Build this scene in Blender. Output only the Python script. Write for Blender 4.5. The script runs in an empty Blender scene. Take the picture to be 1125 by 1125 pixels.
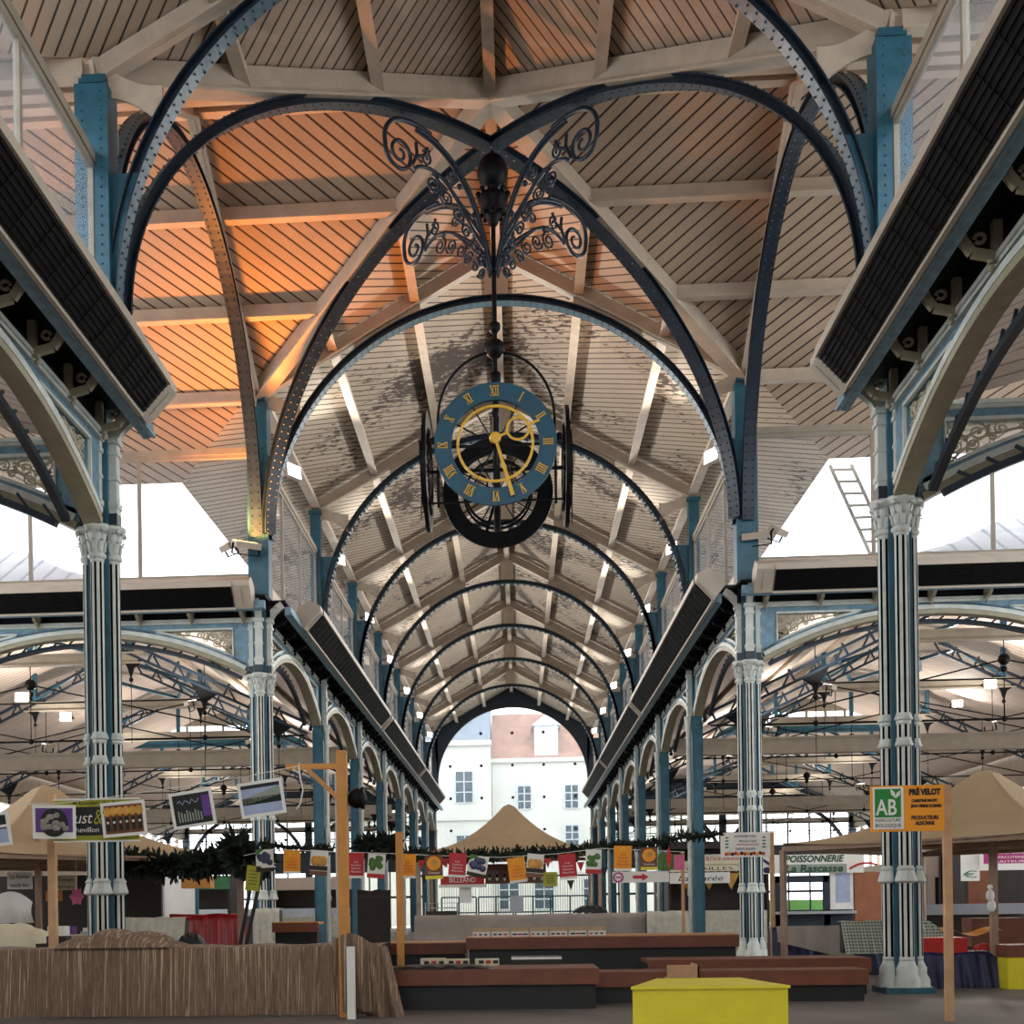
import bpy, math, random
from math import sin, cos, pi, sqrt, radians, atan2
from mathutils import Vector as V, Matrix
random.seed(7)
scn = bpy.context.scene
COL = scn.collection

# ---------------------------------------------------------------- camera
def make_camera():
    f, cx, cy, yaw, pitch, roll = 1373.75, 480.85, 1000.39, .0651, -.0004, .0143
    fw = V((-sin(yaw)*cos(pitch), cos(yaw)*cos(pitch), sin(pitch)))
    r = V((cos(yaw), sin(yaw), 0)); u = r.cross(fw)
    r2 = cos(roll)*r - sin(roll)*u; u2 = sin(roll)*r + cos(roll)*u
    cd = bpy.data.cameras.new('camera'); co = bpy.data.objects.new('camera', cd); COL.objects.link(co)
    m = Matrix.Identity(4)
    for i in range(3):
        m[i][0] = r2[i]; m[i][1] = u2[i]; m[i][2] = -fw[i]
    m.translation = V((.406, -22.0455, 1.5325))
    co.matrix_world = m
    cd.sensor_width = 36; cd.sensor_fit = 'HORIZONTAL'; cd.lens = f/1125*36
    cd.shift_x = (562.5-cx)/1125; cd.shift_y = (cy-562.5)/1125
    cd.clip_end = 1000
    scn.camera = co
    return (f, cx, cy, r2, u2, fw, V((.406, -22.0455, 1.5325)))
CAM = make_camera()
def at(px, py, d):
    """Point at picture position (px,py) and at Y-distance: world plane y=d."""
    f, cx, cy, r, u, fw, o = CAM
    v = fw + (px-cx)/f*r - (py-cy)/f*u
    return o + v*((d-o.y)/v.y)

# ---------------------------------------------------------------- materials
def lin(c):
    def g(a):
        a /= 255
        return a/12.92 if a <= .04045 else ((a+.055)/1.055)**2.4
    return tuple(g(a) for a in c)
MATS = {}
class N:
    def __init__(s, name):
        s.m = bpy.data.materials.new(name); s.m.use_nodes = True
        s.t = s.m.node_tree; s.b = s.t.nodes['Principled BSDF']; MATS[name] = s.m
    def n(s, typ, **k):
        o = s.t.nodes.new('ShaderNode'+typ)
        for a, v in k.items():
            if a.startswith('i_'): o.inputs[a[2:].replace('_', ' ')].default_value = v
            else: setattr(o, a, v)
        return o
    def l(s, a, b): s.t.links.new(a, b)
    def coord(s): return s.n('TexCoord').outputs['Object']
    def noise(s, scale, detail=4, vec=None, rough=.6):
        x = s.n('TexNoise'); x.inputs['Scale'].default_value = scale; x.inputs['Detail'].default_value = detail; x.inputs['Roughness'].default_value = rough
        s.l(vec or s.coord(), x.inputs['Vector']); return x.outputs['Fac']
    def ramp(s, fac, stops, interp='LINEAR'):
        r = s.n('ValToRGB'); r.color_ramp.interpolation = interp; e = r.color_ramp.elements
        while len(e) < len(stops): e.new(.5)
        for i, (p, c) in enumerate(stops):
            e[i].position = p; e[i].color = (*c, 1) if len(c) == 3 else c
        s.l(fac, r.inputs[0]); return r.outputs[0]
    def math(s, op, a, b=None, c=None):
        m = s.n('Math', operation=op)
        for i, v in enumerate((a, b, c)):
            if v is None: continue
            if isinstance(v, (int, float)): m.inputs[i].default_value = v
            else: s.l(v, m.inputs[i])
        return m.outputs[0]
    def mix(s, fac, a, b):
        m = s.n('MixRGB')
        for i, v in ((0, fac), (1, a), (2, b)):
            if isinstance(v, (int, float)): m.inputs[i].default_value = v
            elif isinstance(v, tuple): m.inputs[i].default_value = (*v, 1)
            else: s.l(v, m.inputs[i])
        return m.outputs[0]
    def bump(s, h, strength=.3, dist=.02):
        b = s.n('Bump'); b.inputs['Strength'].default_value = strength; b.inputs['Distance'].default_value = dist
        s.l(h, b.inputs['Height']); s.l(b.outputs[0], s.b.inputs['Normal'])
    def base(s, c):
        if isinstance(c, tuple): s.b.inputs['Base Color'].default_value = (*c, 1)
        else: s.l(c, s.b.inputs['Base Color'])
    def set(s, rough=.5, metal=0):
        s.b.inputs['Roughness'].default_value = rough; s.b.inputs['Metallic'].default_value = metal
def paint(name, rgb, rough=.5, metal=0, var=.16, scale=3, bump=.0, grime=None):
    n = N(name); c = lin(rgb)
    lo = tuple(a*(1-var) for a in c); hi = tuple(min(1, a*(1+var)) for a in c)
    col = n.ramp(n.noise(scale), [(.35, lo), (.65, hi)])
    if grime:
        g = n.noise(scale*4.3, 6)
        col = n.mix(n.ramp(g, [(.56, (0, 0, 0)), (.68, (1, 1, 1))]), col, lin(grime))
    n.base(col); n.set(rough, metal)
    if bump: n.bump(n.noise(scale*12), bump, .01)
    return n.m
def emit(name, rgb, strength):
    n = N(name); n.base((0, 0, 0)); n.b.inputs['Emission Color'].default_value = (*rgb, 1); n.b.inputs['Emission Strength'].default_value = strength
    return n.m
def glass(name, tint, haze, gloss=.06):
    n = N(name); t = n.t; t.nodes.remove(n.b)
    tr = n.n('BsdfTransparent'); tr.inputs[0].default_value = (*tint, 1)
    gl = n.n('BsdfGlossy'); gl.inputs['Roughness'].default_value = .03
    df = n.n('BsdfTranslucent'); df.inputs[0].default_value = (.9, .95, 1, 1)
    m1 = n.n('MixShader'); m1.inputs[0].default_value = haze; n.l(tr.outputs[0], m1.inputs[1]); n.l(df.outputs[0], m1.inputs[2])
    fr = n.n('LayerWeight'); fr.inputs[0].default_value = .5; fc = n.math('ADD', n.math('MULTIPLY', n.math('POWER', fr.outputs['Facing'], 4.), .3), .02)
    m2 = n.n('MixShader'); n.l(fc, m2.inputs[0]); n.l(m1.outputs[0], m2.inputs[1]); n.l(gl.outputs[0], m2.inputs[2])
    n.l(m2.outputs[0], t.nodes['Material Output'].inputs[0]); return n.m
def planks(name, rgb, ax, ay, width, flake=0, gc=(62, 50, 42)):
    """Boarded ceiling: grooves where (ax*x+ay*y) crosses a multiple of width."""
    n = N(name); c = lin(rgb)
    sp = n.n('SeparateXYZ'); n.l(n.coord(), sp.inputs[0])
    x = n.math('ABSOLUTE', sp.outputs[0]) if flake is not None else sp.outputs[0]
    g = n.math('ADD', n.math('MULTIPLY', x, ax), n.math('MULTIPLY', sp.outputs[1], ay))
    k = n.math('DIVIDE', g, width)
    fr = n.math('FRACT', n.math('ADD', k, 1000.))
    groove = n.ramp(fr, [(0, (1, 1, 1)), (.13, (1, 1, 1)), (.19, (0, 0, 0)), (1, (0, 0, 0))])
    idx = n.math('FLOOR', n.math('ADD', k, 1000.))
    wn = n.n('TexWhiteNoise', noise_dimensions='1D'); n.l(idx, wn.inputs['W'])
    col = n.mix(n.math('MULTIPLY', wn.outputs['Value'], .35), c, tuple(a*.72 for a in c))
    col = n.mix(n.ramp(n.noise(.5, 5), [(.4, (0, 0, 0)), (.75, (.5, .5, .5))]), col, tuple(a*.6 for a in c))
    if flake:
        # peeled paint: dark raw wood showing in patches drawn out along the boards
        cb = n.n('CombineXYZ'); n.l(n.math('MULTIPLY', g, 7.), cb.inputs[0])
        h = n.math('SUBTRACT', n.math('MULTIPLY', x, ay), n.math('MULTIPLY', sp.outputs[1], ax))
        n.l(n.math('MULTIPLY', h, 2.0), cb.inputs[1])
        f1 = n.noise(1.0, 5, cb.outputs[0], .7); f2 = n.noise(.22, 3)
        f = n.math('ADD', n.math('MULTIPLY', f1, .6), n.math('MULTIPLY', f2, .62))
        col = n.mix(n.ramp(f, [(flake, (0, 0, 0)), (flake+.035, (1, 1, 1))]), col, lin((66, 50, 40)))
    col = n.mix(groove, col, lin(gc))
    n.base(col); n.set(.75)
    n.bump(n.math('SUBTRACT', 1., groove), .6, .03)
    return n.m
M = {}
M['blue'] = paint('petrol blue paint', (38, 88, 106), .42, 0, .22, 2.2, .1)
M['lightblue'] = paint('pale blue paint', (108, 142, 160), .45, 0, .22, 5, .1)
M['soffit'] = paint('grey blue iron paint', (58, 90, 106), .45, 0, .2, 3)
M['navy'] = paint('dark blue iron paint', (24, 40, 54), .4, 0, .25, 2.5, .12)
M['black'] = paint('black iron', (14, 15, 18), .5, 0, .3, 4)
M['white'] = paint('white cast iron paint', (196, 200, 192), .5, 0, .1, 4, .12)
M['creampaint'] = paint('cream iron paint', (190, 174, 154), .55, 0, .1, 2, .08)
M['olive'] = paint('olive grey paint', (150, 142, 118), .5, 0, .12, 3, .1)
M['grille_cream'] = paint('cream ornament paint', (176, 168, 142), .55, 0, .15, 6)
M['heater'] = paint('ivory sheet metal', (176, 164, 148), .5, 0, .06, 2)
M['grille_black'] = paint('black grille', (9, 9, 9), .6, 0, .2, 5)
M['gold'] = paint('gold leaf', (226, 178, 62), .35, .25, .12, 6)
M['dial'] = paint('petrol blue enamel', (28, 78, 98), .45, 0, .08, 2)
M['zinc'] = planks('pale zinc roofing', (206, 206, 210), 1., .0, .7, 0, (150, 152, 158))
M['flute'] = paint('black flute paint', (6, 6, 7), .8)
M['fawn'] = paint('fawn beam paint', (150, 140, 124), .6, 0, .1, 2)
M['ceil_nave'] = planks('flaking boarded ceiling', (186, 170, 150), .83, .707, .27, .66)
M['ceil_cross'] = planks('boarded crossing ceiling', (186, 164, 142), .83, .707, .3, 0)
M['ceil_near'] = planks('boarded near ceiling', (186, 164, 142), .83, -.707, .3, 0)
M['ceil_trans'] = planks('boarded transept ceiling', (188, 164, 140), .707, .83, .32, 0)
M['ceil_hall'] = planks('boarded hall ceiling', (206, 186, 170), .0, 1., .35, 0, (150, 132, 118))
M['glass'] = glass('window glass', (.97, .98, 1), .035)
M['clear_glass'] = glass('clear glass', (.97, .98, 1), .05)
M['lamp'] = emit('lamp white', (1, .97, .92), 9)
M['lamp_orange'] = emit('lamp orange', (1, .45, .12), 9)

for k_ in ('grille_black', 'black', 'flute'):
    M[k_].node_tree.nodes['Principled BSDF'].inputs['Specular IOR Level'].default_value = .15

# ---------------------------------------------------------------- mesh builder
class MB:
    def __init__(s): s.v = []; s.f = []; s.sm = []; s.mi = []
    def add(s, vs, fs, smooth=False, mi=0):
        o = len(s.v); s.v += [tuple(a) for a in vs]
        for f in fs: s.f.append([i+o for i in f]); s.sm.append(smooth); s.mi.append(mi)
    def box(s, x0, x1, y0, y1, z0, z1, mi=0):
        s.add([(x, y, z) for x in (x0, x1) for y in (y0, y1) for z in (z0, z1)],
              [(0, 1, 3, 2), (4, 6, 7, 5), (0, 4, 5, 1), (2, 3, 7, 6), (0, 2, 6, 4), (1, 5, 7, 3)], False, mi)
    def beam(s, p, q, w, h, up=(0, 0, 1), mi=0):
        p = V(p); q = V(q); d = (q-p).normalized(); up = V(up)
        r = d.cross(up)
        if r.length < 1e-4: r = d.cross(V((1, 0, 0)))
        r.normalize(); u = r.cross(d)
        vs = [c + r*(a*w/2) + u*(b*h/2) for c in (p, q) for a in (-1, 1) for b in (-1, 1)]
        s.add(vs, [(0, 1, 3, 2), (4, 6, 7, 5), (0, 4, 5, 1), (2, 3, 7, 6), (0, 2, 6, 4), (1, 5, 7, 3)], False, mi)
    def sweep(s, pts, prof, nrm, closed=False, mi=0, smooth=False, caps=True, fmi=None):
        """prof: list of (a,b): a along in-plane normal, b along nrm (plane normal)."""
        pts = [V(p) for p in pts]; nrm = V(nrm).normalized(); n = len(pts); k = len(prof); vs = []
        for i, p in enumerate(pts):
            a = pts[(i-1) % n] if (closed or i > 0) else p
            b = pts[(i+1) % n] if (closed or i < n-1) else p
            t = (b-a).normalized(); q = t.cross(nrm).normalized()
            vs += [p + q*u + nrm*w for u, w in prof]
        fs = [(i*k+j, i*k+(j+1) % k, ((i+1) % n)*k+(j+1) % k, ((i+1) % n)*k+j) for i in range(n if closed else n-1) for j in range(k)]
        s.add(vs, fs, smooth, mi)
        if fmi:
            for i in range(len(fs)):
                if i % k in fmi: s.mi[len(s.mi)-len(fs)+i] = fmi[i % k]
        if not closed and caps: s.add(vs[:k] + vs[-k:], [tuple(range(k)), tuple(range(2*k-1, k-1, -1))], False, mi)
    def tube(s, pts, r, seg=6, closed=False, mi=0):
        pts = [V(p) for p in pts]; n = len(pts); vs = []; up = None
        for i, p in enumerate(pts):
            a = pts[(i-1) % n] if (closed or i > 0) else p
            b = pts[(i+1) % n] if (closed or i < n-1) else p
            t = (b-a).normalized()
            if up is None:
                up = V((0, 0, 1)) if abs(t.z) < .9 else V((1, 0, 0))
            x = t.cross(up)
            if x.length < 1e-5: x = t.orthogonal()
            x.normalize(); up = x.cross(t)
            rr = r[i] if isinstance(r, (list, tuple)) else r
            vs += [p + (x*cos(2*pi*j/seg) + up*sin(2*pi*j/seg))*rr for j in range(seg)]
        fs = [(i*seg+j, i*seg+(j+1) % seg, ((i+1) % n)*seg+(j+1) % seg, ((i+1) % n)*seg+j) for i in range(n if closed else n-1) for j in range(seg)]
        s.add(vs, fs, True, mi)
        if not closed: s.add(vs[:seg] + vs[-seg:], [tuple(range(seg)), tuple(range(2*seg-1, seg-1, -1))], False, mi)
    def lathe(s, prof, c=(0, 0, 0), seg=12, mi=0, smooth=True, axis=(0, 0, 1)):
        c = V(c); az = V(axis).normalized(); ax = az.orthogonal().normalized(); ay = az.cross(ax); vs = []
        for r, z in prof: vs += [c + az*z + (ax*cos(2*pi*j/seg) + ay*sin(2*pi*j/seg))*r for j in range(seg)]
        fs = [(i*seg+j, i*seg+(j+1) % seg, (i+1)*seg+(j+1) % seg, (i+1)*seg+j) for i in range(len(prof)-1) for j in range(seg)]
        s.add(vs, fs, smooth, mi)
        s.add(vs[:seg] + vs[-seg:], [tuple(range(seg)), tuple(range(2*seg-1, seg-1, -1))], False, mi)
    def ball(s, c, r, seg=10, rings=6, sc=(1, 1, 1), mi=0):
        vs = []; c = V(c)
        for i in range(rings+1):
            t = pi*i/rings
            vs += [c + V((sin(t)*cos(2*pi*j/seg)*r*sc[0], sin(t)*sin(2*pi*j/seg)*r*sc[1], cos(t)*r*sc[2])) for j in range(seg)]
        s.add(vs, [(i*seg+j, i*seg+(j+1) % seg, (i+1)*seg+(j+1) % seg, (i+1)*seg+j) for i in range(rings) for j in range(seg)], True, mi)
    def strip(s, A, B, nrm, th, mi=0):
        """Plate between curves A and B (same length), thickness th centred, along nrm."""
        n = V(nrm).normalized()*(th/2); k = len(A); A = [V(a) for a in A]; B = [V(b) for b in B]
        vs = [a-n for a in A]+[b-n for b in B]+[a+n for a in A]+[b+n for b in B]; fs = []
        for i in range(k-1):
            fs += [(i, i+1, k+i+1, k+i), (2*k+i, 3*k+i, 3*k+i+1, 2*k+i+1), (i, 2*k+i, 2*k+i+1, i+1), (k+i, k+i+1, 3*k+i+1, 3*k+i)]
        fs += [(0, k, 3*k, 2*k), (k-1, 3*k-1, 4*k-1, 2*k-1)]
        s.add(vs, fs, False, mi)
    def prism(s, poly, off, mi=0):
        poly = [V(p) for p in poly]; off = V(off); k = len(poly)
        s.add(poly + [p+off for p in poly], [tuple(range(k-1, -1, -1)), tuple(range(k, 2*k))] + [(i, (i+1) % k, k+(i+1) % k, k+i) for i in range(k)], False, mi)
    def grid(s, rows, smooth=True, mi=0):
        k = len(rows[0]); vs = [p for r in rows for p in r]
        s.add(vs, [(i*k+j, i*k+j+1, (i+1)*k+j+1, (i+1)*k+j) for i in range(len(rows)-1) for j in range(k-1)], smooth, mi)
    def xf(s, m):
        s.v = [tuple(m @ V(p)) for p in s.v]; return s
    def build(s, name, mats, parent=None):
        me = bpy.data.meshes.new(name); me.from_pydata(s.v, [], s.f); me.update()
        mats = mats if isinstance(mats, (list, tuple)) else [mats]
        for m in mats: me.materials.append(M[m] if isinstance(m, str) else m)
        me.polygons.foreach_set('use_smooth', s.sm); me.polygons.foreach_set('material_index', s.mi)
        o = bpy.data.objects.new(name, me); COL.objects.link(o)
        own(o, parent)
        return o
REG = {}
def own(o, parent):
    if parent:
        o.parent = parent; REG.setdefault(parent.name, []).append(o)
def tag(o, label=None, cat=None, group=None, kind=None):
    for k, v in (('label', label), ('category', cat), ('group', group), ('kind', kind)):
        if v: o[k] = v
    return o
def empty(name, label=None, cat=None, loc=(0, 0, 0), rz=0, group=None, kind=None):
    o = bpy.data.objects.new(name, None); COL.objects.link(o); o.location = loc; o.rotation_euler = (0, 0, rz); o.empty_display_size = .2
    return tag(o, label, cat, group, kind)
def copy_tree(o, parent=None):
    c = o.copy(); COL.objects.link(c); own(c, parent)
    for ch in REG.get(o.name, []): copy_tree(ch, c)
    return c
def dup(o, loc=None, rz=None, label=None, group=None):
    c = copy_tree(o)
    if loc is not None: c.location = loc
    if rz is not None: c.rotation_euler = (0, 0, rz)
    if label: c['label'] = label
    if group: c['group'] = group
    return c
ORD = ['first', 'second', 'third', 'fourth', 'fifth', 'sixth', 'seventh', 'eighth', 'ninth', 'tenth', 'eleventh', 'twelfth']
def arc(c, r, a0, a1, n, U, W):
    c = V(c); U = V(U); W = V(W)
    rx, ry = r if isinstance(r, tuple) else (r, r)
    return [c + U*(rx*cos(radians(a0+(a1-a0)*i/n))) + W*(ry*sin(radians(a0+(a1-a0)*i/n))) for i in range(n+1)]
def spiral(c, r0, r1, a0, turns, n=28):
    return [(c[0]+(r0+(r1-r0)*i/n)*cos(a0+turns*2*pi*i/n), c[1]+(r0+(r1-r0)*i/n)*sin(a0+turns*2*pi*i/n)) for i in range(n+1)]
# ================================================================ THE BUILDING
XW, Y0, B, NB = 7.0, 14.0, 10.36, 7
YE = Y0+B*NB
SL, ZR = .55, 20.78                     # roof pitch and boarding height at the ridge
def zc(d): return ZR-SL*abs(d)

# ---- boarded ceilings
OH, ON, NEARY = 10.1, 8.2, -46.0
def slab(poly, th=.12): 
    b = MB(); b.prism(poly, (0, 0, th)); return b
far = slab([(0, 7, zc(0)), (-OH, 7+OH, zc(OH)), (-OH, YE, zc(OH)), (0, YE, zc(0))])
far.prism([(0, 7, zc(0)), (0, YE, zc(0)), (OH, YE, zc(OH)), (OH, 7+OH, zc(OH))], (0, 0, .12))
# the triangle over the crossing is its own boarding, cleaner than the nave's
tri = MB()
for s in (-1, 1): tri.prism([(0, 7, zc(0)), (s*7, 14, zc(7)), (0, 14, zc(0))], (0, 0, .1))
far.v = [(x, y, z) for x, y, z in far.v]
farb = MB()
for s in (-1, 1): farb.prism([(0, 14, zc(0)), (s*7, 14, zc(7)), (s*OH, 7+OH, zc(OH)), (s*OH, YE, zc(OH)), (0, YE, zc(0))], (0, 0, .12))
ceil = tag(farb.build('ceiling', 'ceil_nave'), 'boarded nave ceiling with flaking cream paint', kind='structure')
ceil2 = tag(tri.build('ceiling', 'ceil_cross'), 'boarded ceiling triangle over the crossing behind the clock', kind='structure')
nr = MB()
for s in (-1, 1): nr.prism([(0, 7, zc(0)), (s*ON, 7-ON, zc(ON)), (s*ON, NEARY, zc(ON)), (0, NEARY, zc(0))], (0, 0, .12))
ceil3 = tag(nr.build('ceiling', 'ceil_near'), 'boarded ceiling of the nave in front of the clock', kind='structure')
XT = 27.7
ceilt = {}
for s, nm in ((-1, 'left'), (1, 'right')):
    b = MB()
    for q, h in ((-1, ON), (1, OH)): b.prism([(0, 7, zc(0)), (s*h, 7+q*h, zc(h)), (s*XT, 7+q*h, zc(h)), (s*XT, 7, zc(0))], (0, 0, .12))
    ceilt[s] = tag(b.build('ceiling', 'ceil_trans'), 'diagonally boarded ceiling of the %s transept' % nm, kind='structure')

# ---- cream roof timbers and iron (parts of the ceilings)
def timber(name, p, q, w, h, parent, mat='creampaint'):
    b = MB(); b.beam(p, q, w, h)
    d = (V(q)-V(p)).normalized(); n = d.cross(V((0, 0, 1))).normalized().cross(d)
    off = n*(-h/2)
    b.beam(V(p)+off, V(q)+off, w*1.9, .05); return b.build(name, mat, parent)
YB = [Y0+B*k for k in range(NB+1)]
for k in range(NB):
    for x in (-4.75, -2.35, 2.35, 4.75): timber('purlin', (x, YB[k], zc(x)-.22), (x, YB[k+1], zc(x)-.22), .14, .34, ceil)
    timber('ridge_beam', (0, YB[k], ZR-.25), (0, YB[k+1], ZR-.25), .14, .4, ceil)
    for s in (-1, 1): timber('eaves_beam', (s*6.95, YB[k], zc(6.95)-.2), (s*6.95, YB[k+1], zc(6.95)-.2), .16, .3, ceil)
for s in (-1, 1):
    for d in (2.35, 4.75): timber('purlin', (s*d, 7+d, zc(d)-.22), (s*d, 14, zc(d)-.22), .14, .34, ceil2)
    for d in (2.35, 4.75): timber('purlin', (s*d, 7-d, zc(d)-.22), (s*d, NEARY, zc(d)-.22), .14, .34, ceil3)
    for q in (-1, 1):
        for d in (2.35, 4.75, 7.15): timber('purlin', (s*max(d, .1), 7+q*d, zc(d)-.22), (s*XT, 7+q*d, zc(d)-.22), .14, .34, ceilt[s])
    timber('ridge_beam', (s*.3, 7, ZR-.25), (s*XT, 7, ZR-.25), .14, .4, ceilt[s])
timber('ridge_beam', (0, 7, ZR-.25), (0, 14, ZR-.25), .14, .4, ceil2)
timber('ridge_beam', (0, 7, ZR-.25), (0, NEARY, ZR-.25), .14, .4, ceil3)
for sx, sy, c in ((-1, 1, ceil2), (1, 1, ceil2), (-1, -1, ceil3), (1, -1, ceil3)):
    timber('valley_beam', (0, 7, ZR-.3), (sx*7, 7+sy*7, zc(7)-.3), .22, .5, c)

# ---- portal frames: riveted arch, posts and cream rafters
RA, ZA = 6.68, 12.38
RZ = lambda d: 20.28-SL*abs(d)             # underside of the rafters
def arch_rib(b, pts, nrm, w=.34, d=.2, studs=True, n_st=70):
    h = w/2
    b.sweep(pts, [(-d/2, -h), (-d/2, h), (-d/2+.03, h), (-d/2+.03, .03), (d/2-.03, .03), (d/2-.03, h), (d/2, h), (d/2, -h), (d/2-.03, -h), (d/2-.03, -.03), (-d/2+.03, -.03), (-d/2+.03, -h)], nrm, fmi={6: 1})
    if studs:
        P = [V(p) for p in pts]; m = len(P)-1; nv = V(nrm).normalized()
        for i in range(n_st):
            f = (i+.5)/n_st*m; a = int(f); p = P[a].lerp(P[a+1], f-a); t = (P[a+1]-P[a]).normalized(); q = t.cross(nv).normalized()
            for c in (-1, 1):
                for e in (-1, 1):
                    o = p+q*(e*(d/2+.012))+nv*(c*h*.6)
                    b.add([o+t*.03, o+nv*.03, o-t*.03, o-nv*.03, o+q*(e*.025)], [(0, 1, 4), (1, 2, 4), (2, 3, 4), (3, 0, 4)], False, 0)
def post_mesh(b, x, y, s, ty, z0, z1):
    """Riveted box post with flanges; s: side the nave lies on, ty: flange direction."""
    b.box(x-.17, x+.17, y-.13, y+.13, z0, z1)
    for e in (-1, 1): b.box(x-.19, x+.19, y+e*.15-.02, y+e*.15+.02, z0, z1)
    b.box(x-.24, x+.24, y-.22, y+.22, z1-.14, z1)
    b.box(x-.23, x+.23, y-.22, y+.22, z0, z0+.3)
def frame(y, name, label, nav=True, first=False):
    e = empty(name, label, 'roof frame', (0, y, 0))
    n = (0, 1, 0)
    b = MB(); arch_rib(b, arc((0, 0, ZA), RA, 0, 180, 64, (1, 0, 0), (0, 0, 1)), n, .34 if first else .26, .2, True, 96)
    if not first:
        # scalloped lacing along the underside
        for i in range(120):
            a = pi*(i+.5)/120
            for r in (RA-.13,):
                c = V((r*cos(a), 0, ZA+r*sin(a))); b.box(c.x-.035, c.x+.035, -.06, .06, c.z-.045, c.z+.045, 2 if i % 2 else 1)
    b.build('arch_rib', ['navy', 'soffit', 'white'], e)
    for s in (-1, 1):
        b = MB()
        b.beam((s*.02, 0, RZ(0)+.2), (s*7.3, 0, RZ(7.3)+.2), .08, .42); b.beam((0, 0, RZ(0)), (s*7.1, 0, RZ(7.1)), .3, .05)
        # plate between rafter and arch, with rounded open bays either side
        xs = [2.2+i*.15 for i in range(14)]
        ar = lambda x: ZA+sqrt(max(0, (RA+.08)**2-x*x))
        b.strip([(s*x, 0, ar(x)) for x in xs], [(s*x, 0, RZ(x)) for x in xs], n, .05)
        b.build('rafter', 'creampaint', e)
        b = MB()
        p, q = V((s*6.95, 0, 16.55)), V((s*5.75, 0, 16.0))
        A = []; C = []
        for i in range(9):
            t = i/8; m = p.lerp(q, t); w = .2+.16*abs(2*t-1)**2.2
            A.append(m+V((0, 0, w))); C.append(m-V((0, 0, w)))
        b.strip(A, C, n, .06); b.build('knee_plate', 'creampaint', e)
        b = MB(); post_mesh(b, s*6.98, 0, s, 0, 10.65, 16.5)
        if first:
            b.box(s*6.98-.3, s*6.98+.3, -.28, .28, 10.65, 16.3)
            for z in range(26):
                for e_ in (-.17, .17):
                    for f_ in (-.29, .29): b.ball((s*6.98+e_, f_, 11.9+z*.17), .022, 6, 4)
        # web plate that ties the arch to the post, open above
        xs = [12.4+i*.3 for i in range(9)]
        b.strip([(s*6.85, 0, z) for z in xs], [(s*(sqrt(max(.01, (RA-.05)**2-(z-ZA)**2))), 0, z) for z in xs], n, .12 if first else .06)
        b.build('post', 'blue', e)
    b = MB(); xs = [-.34+i*.17 for i in range(5)]
    b.strip([(x, 0, ZA+RA+.1) for x in xs], [(x, 0, RZ(x)) for x in xs], n, .06); b.build('king_plate', 'creampaint', e)
    return e
fr0 = frame(Y0, 'roof_frame', 'arched roof frame on the far side of the crossing, directly behind the clock', first=True)
frn = dup(fr0, (0, 0, 0), label='arched roof frame nearest the viewer, its ribs leaving the top of the picture')
fr1 = frame(YB[1], 'roof_frame', 'second arched roof frame down the nave, half hidden by the clock')
NAMES = ['third', 'fourth', 'fifth', 'sixth', 'seventh']
for k in range(2, NB):
    dup(fr1, (0, YB[k], 0), label='%s arched roof frame down the nave, counted from the crossing%s' % (NAMES[k-2], ', last before the end window' if k == NB-1 else ''))
# side arches of the crossing and the two crossed diagonal ribs
def side_frame(s, label):
    e = empty('side_arch', label, 'roof arch', (s*7, 7, 0))
    b = MB(); arch_rib(b, arc((0, 0, ZA), RA, 0, 180, 64, (0, 1, 0), (0, 0, 1)), (1, 0, 0), .34, .2, True, 96); b.build('arch_rib', ['navy', 'soffit', 'white'], e)
    for q in (-1, 1):
        b = MB(); b.beam((0, 0, RZ(0)+.2), (0, q*7.1, RZ(7.1)+.2), .08, .42); b.beam((0, 0, RZ(0)), (0, q*7.1, RZ(7.1)), .3, .05)
        xs = [2.2+i*.15 for i in range(14)]
        b.strip([(0, q*x, ZA+sqrt((RA+.08)**2-x*x)) for x in xs], [(0, q*x, RZ(x)) for x in xs], (1, 0, 0), .05)
        b.build('rafter', 'creampaint', e)
        b = MB(); p, qq = V((0, q*6.95, 16.55)), V((0, q*5.75, 16.0)); A = []; C = []
        for i in range(9):
            t = i/8; m = p.lerp(qq, t); w = .2+.16*abs(2*t-1)**2.2
            A.append(m+V((0, 0, w))); C.append(m-V((0, 0, w)))
        b.strip(A, C, (1, 0, 0), .06); b.build('knee_plate', 'creampaint', e)
    return e
side_frame(-1, 'roof arch over the left transept opening, lit orange by the floodlight')
side_frame(1, 'roof arch over the right transept opening, with the blue lower rib')
for sgn, lab in ((1, 'diagonal iron rib from front left post to back right post above the clock'), (-1, 'diagonal iron rib from front right post to back left post above the clock')):
    u = V((1, sgn, 0)).normalized()
    b = MB(); arch_rib(b, arc((0, 0, 0), (9.4, 6.78), 0, 180, 72, u, (0, 0, 1)), u.cross(V((0, 0, 1))), .36, .2, True, 110)
    o = b.build('diagonal_rib', ['navy', 'soffit']); o.location = (0, 7, 12.45); tag(o, lab, 'roof rib')

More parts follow.
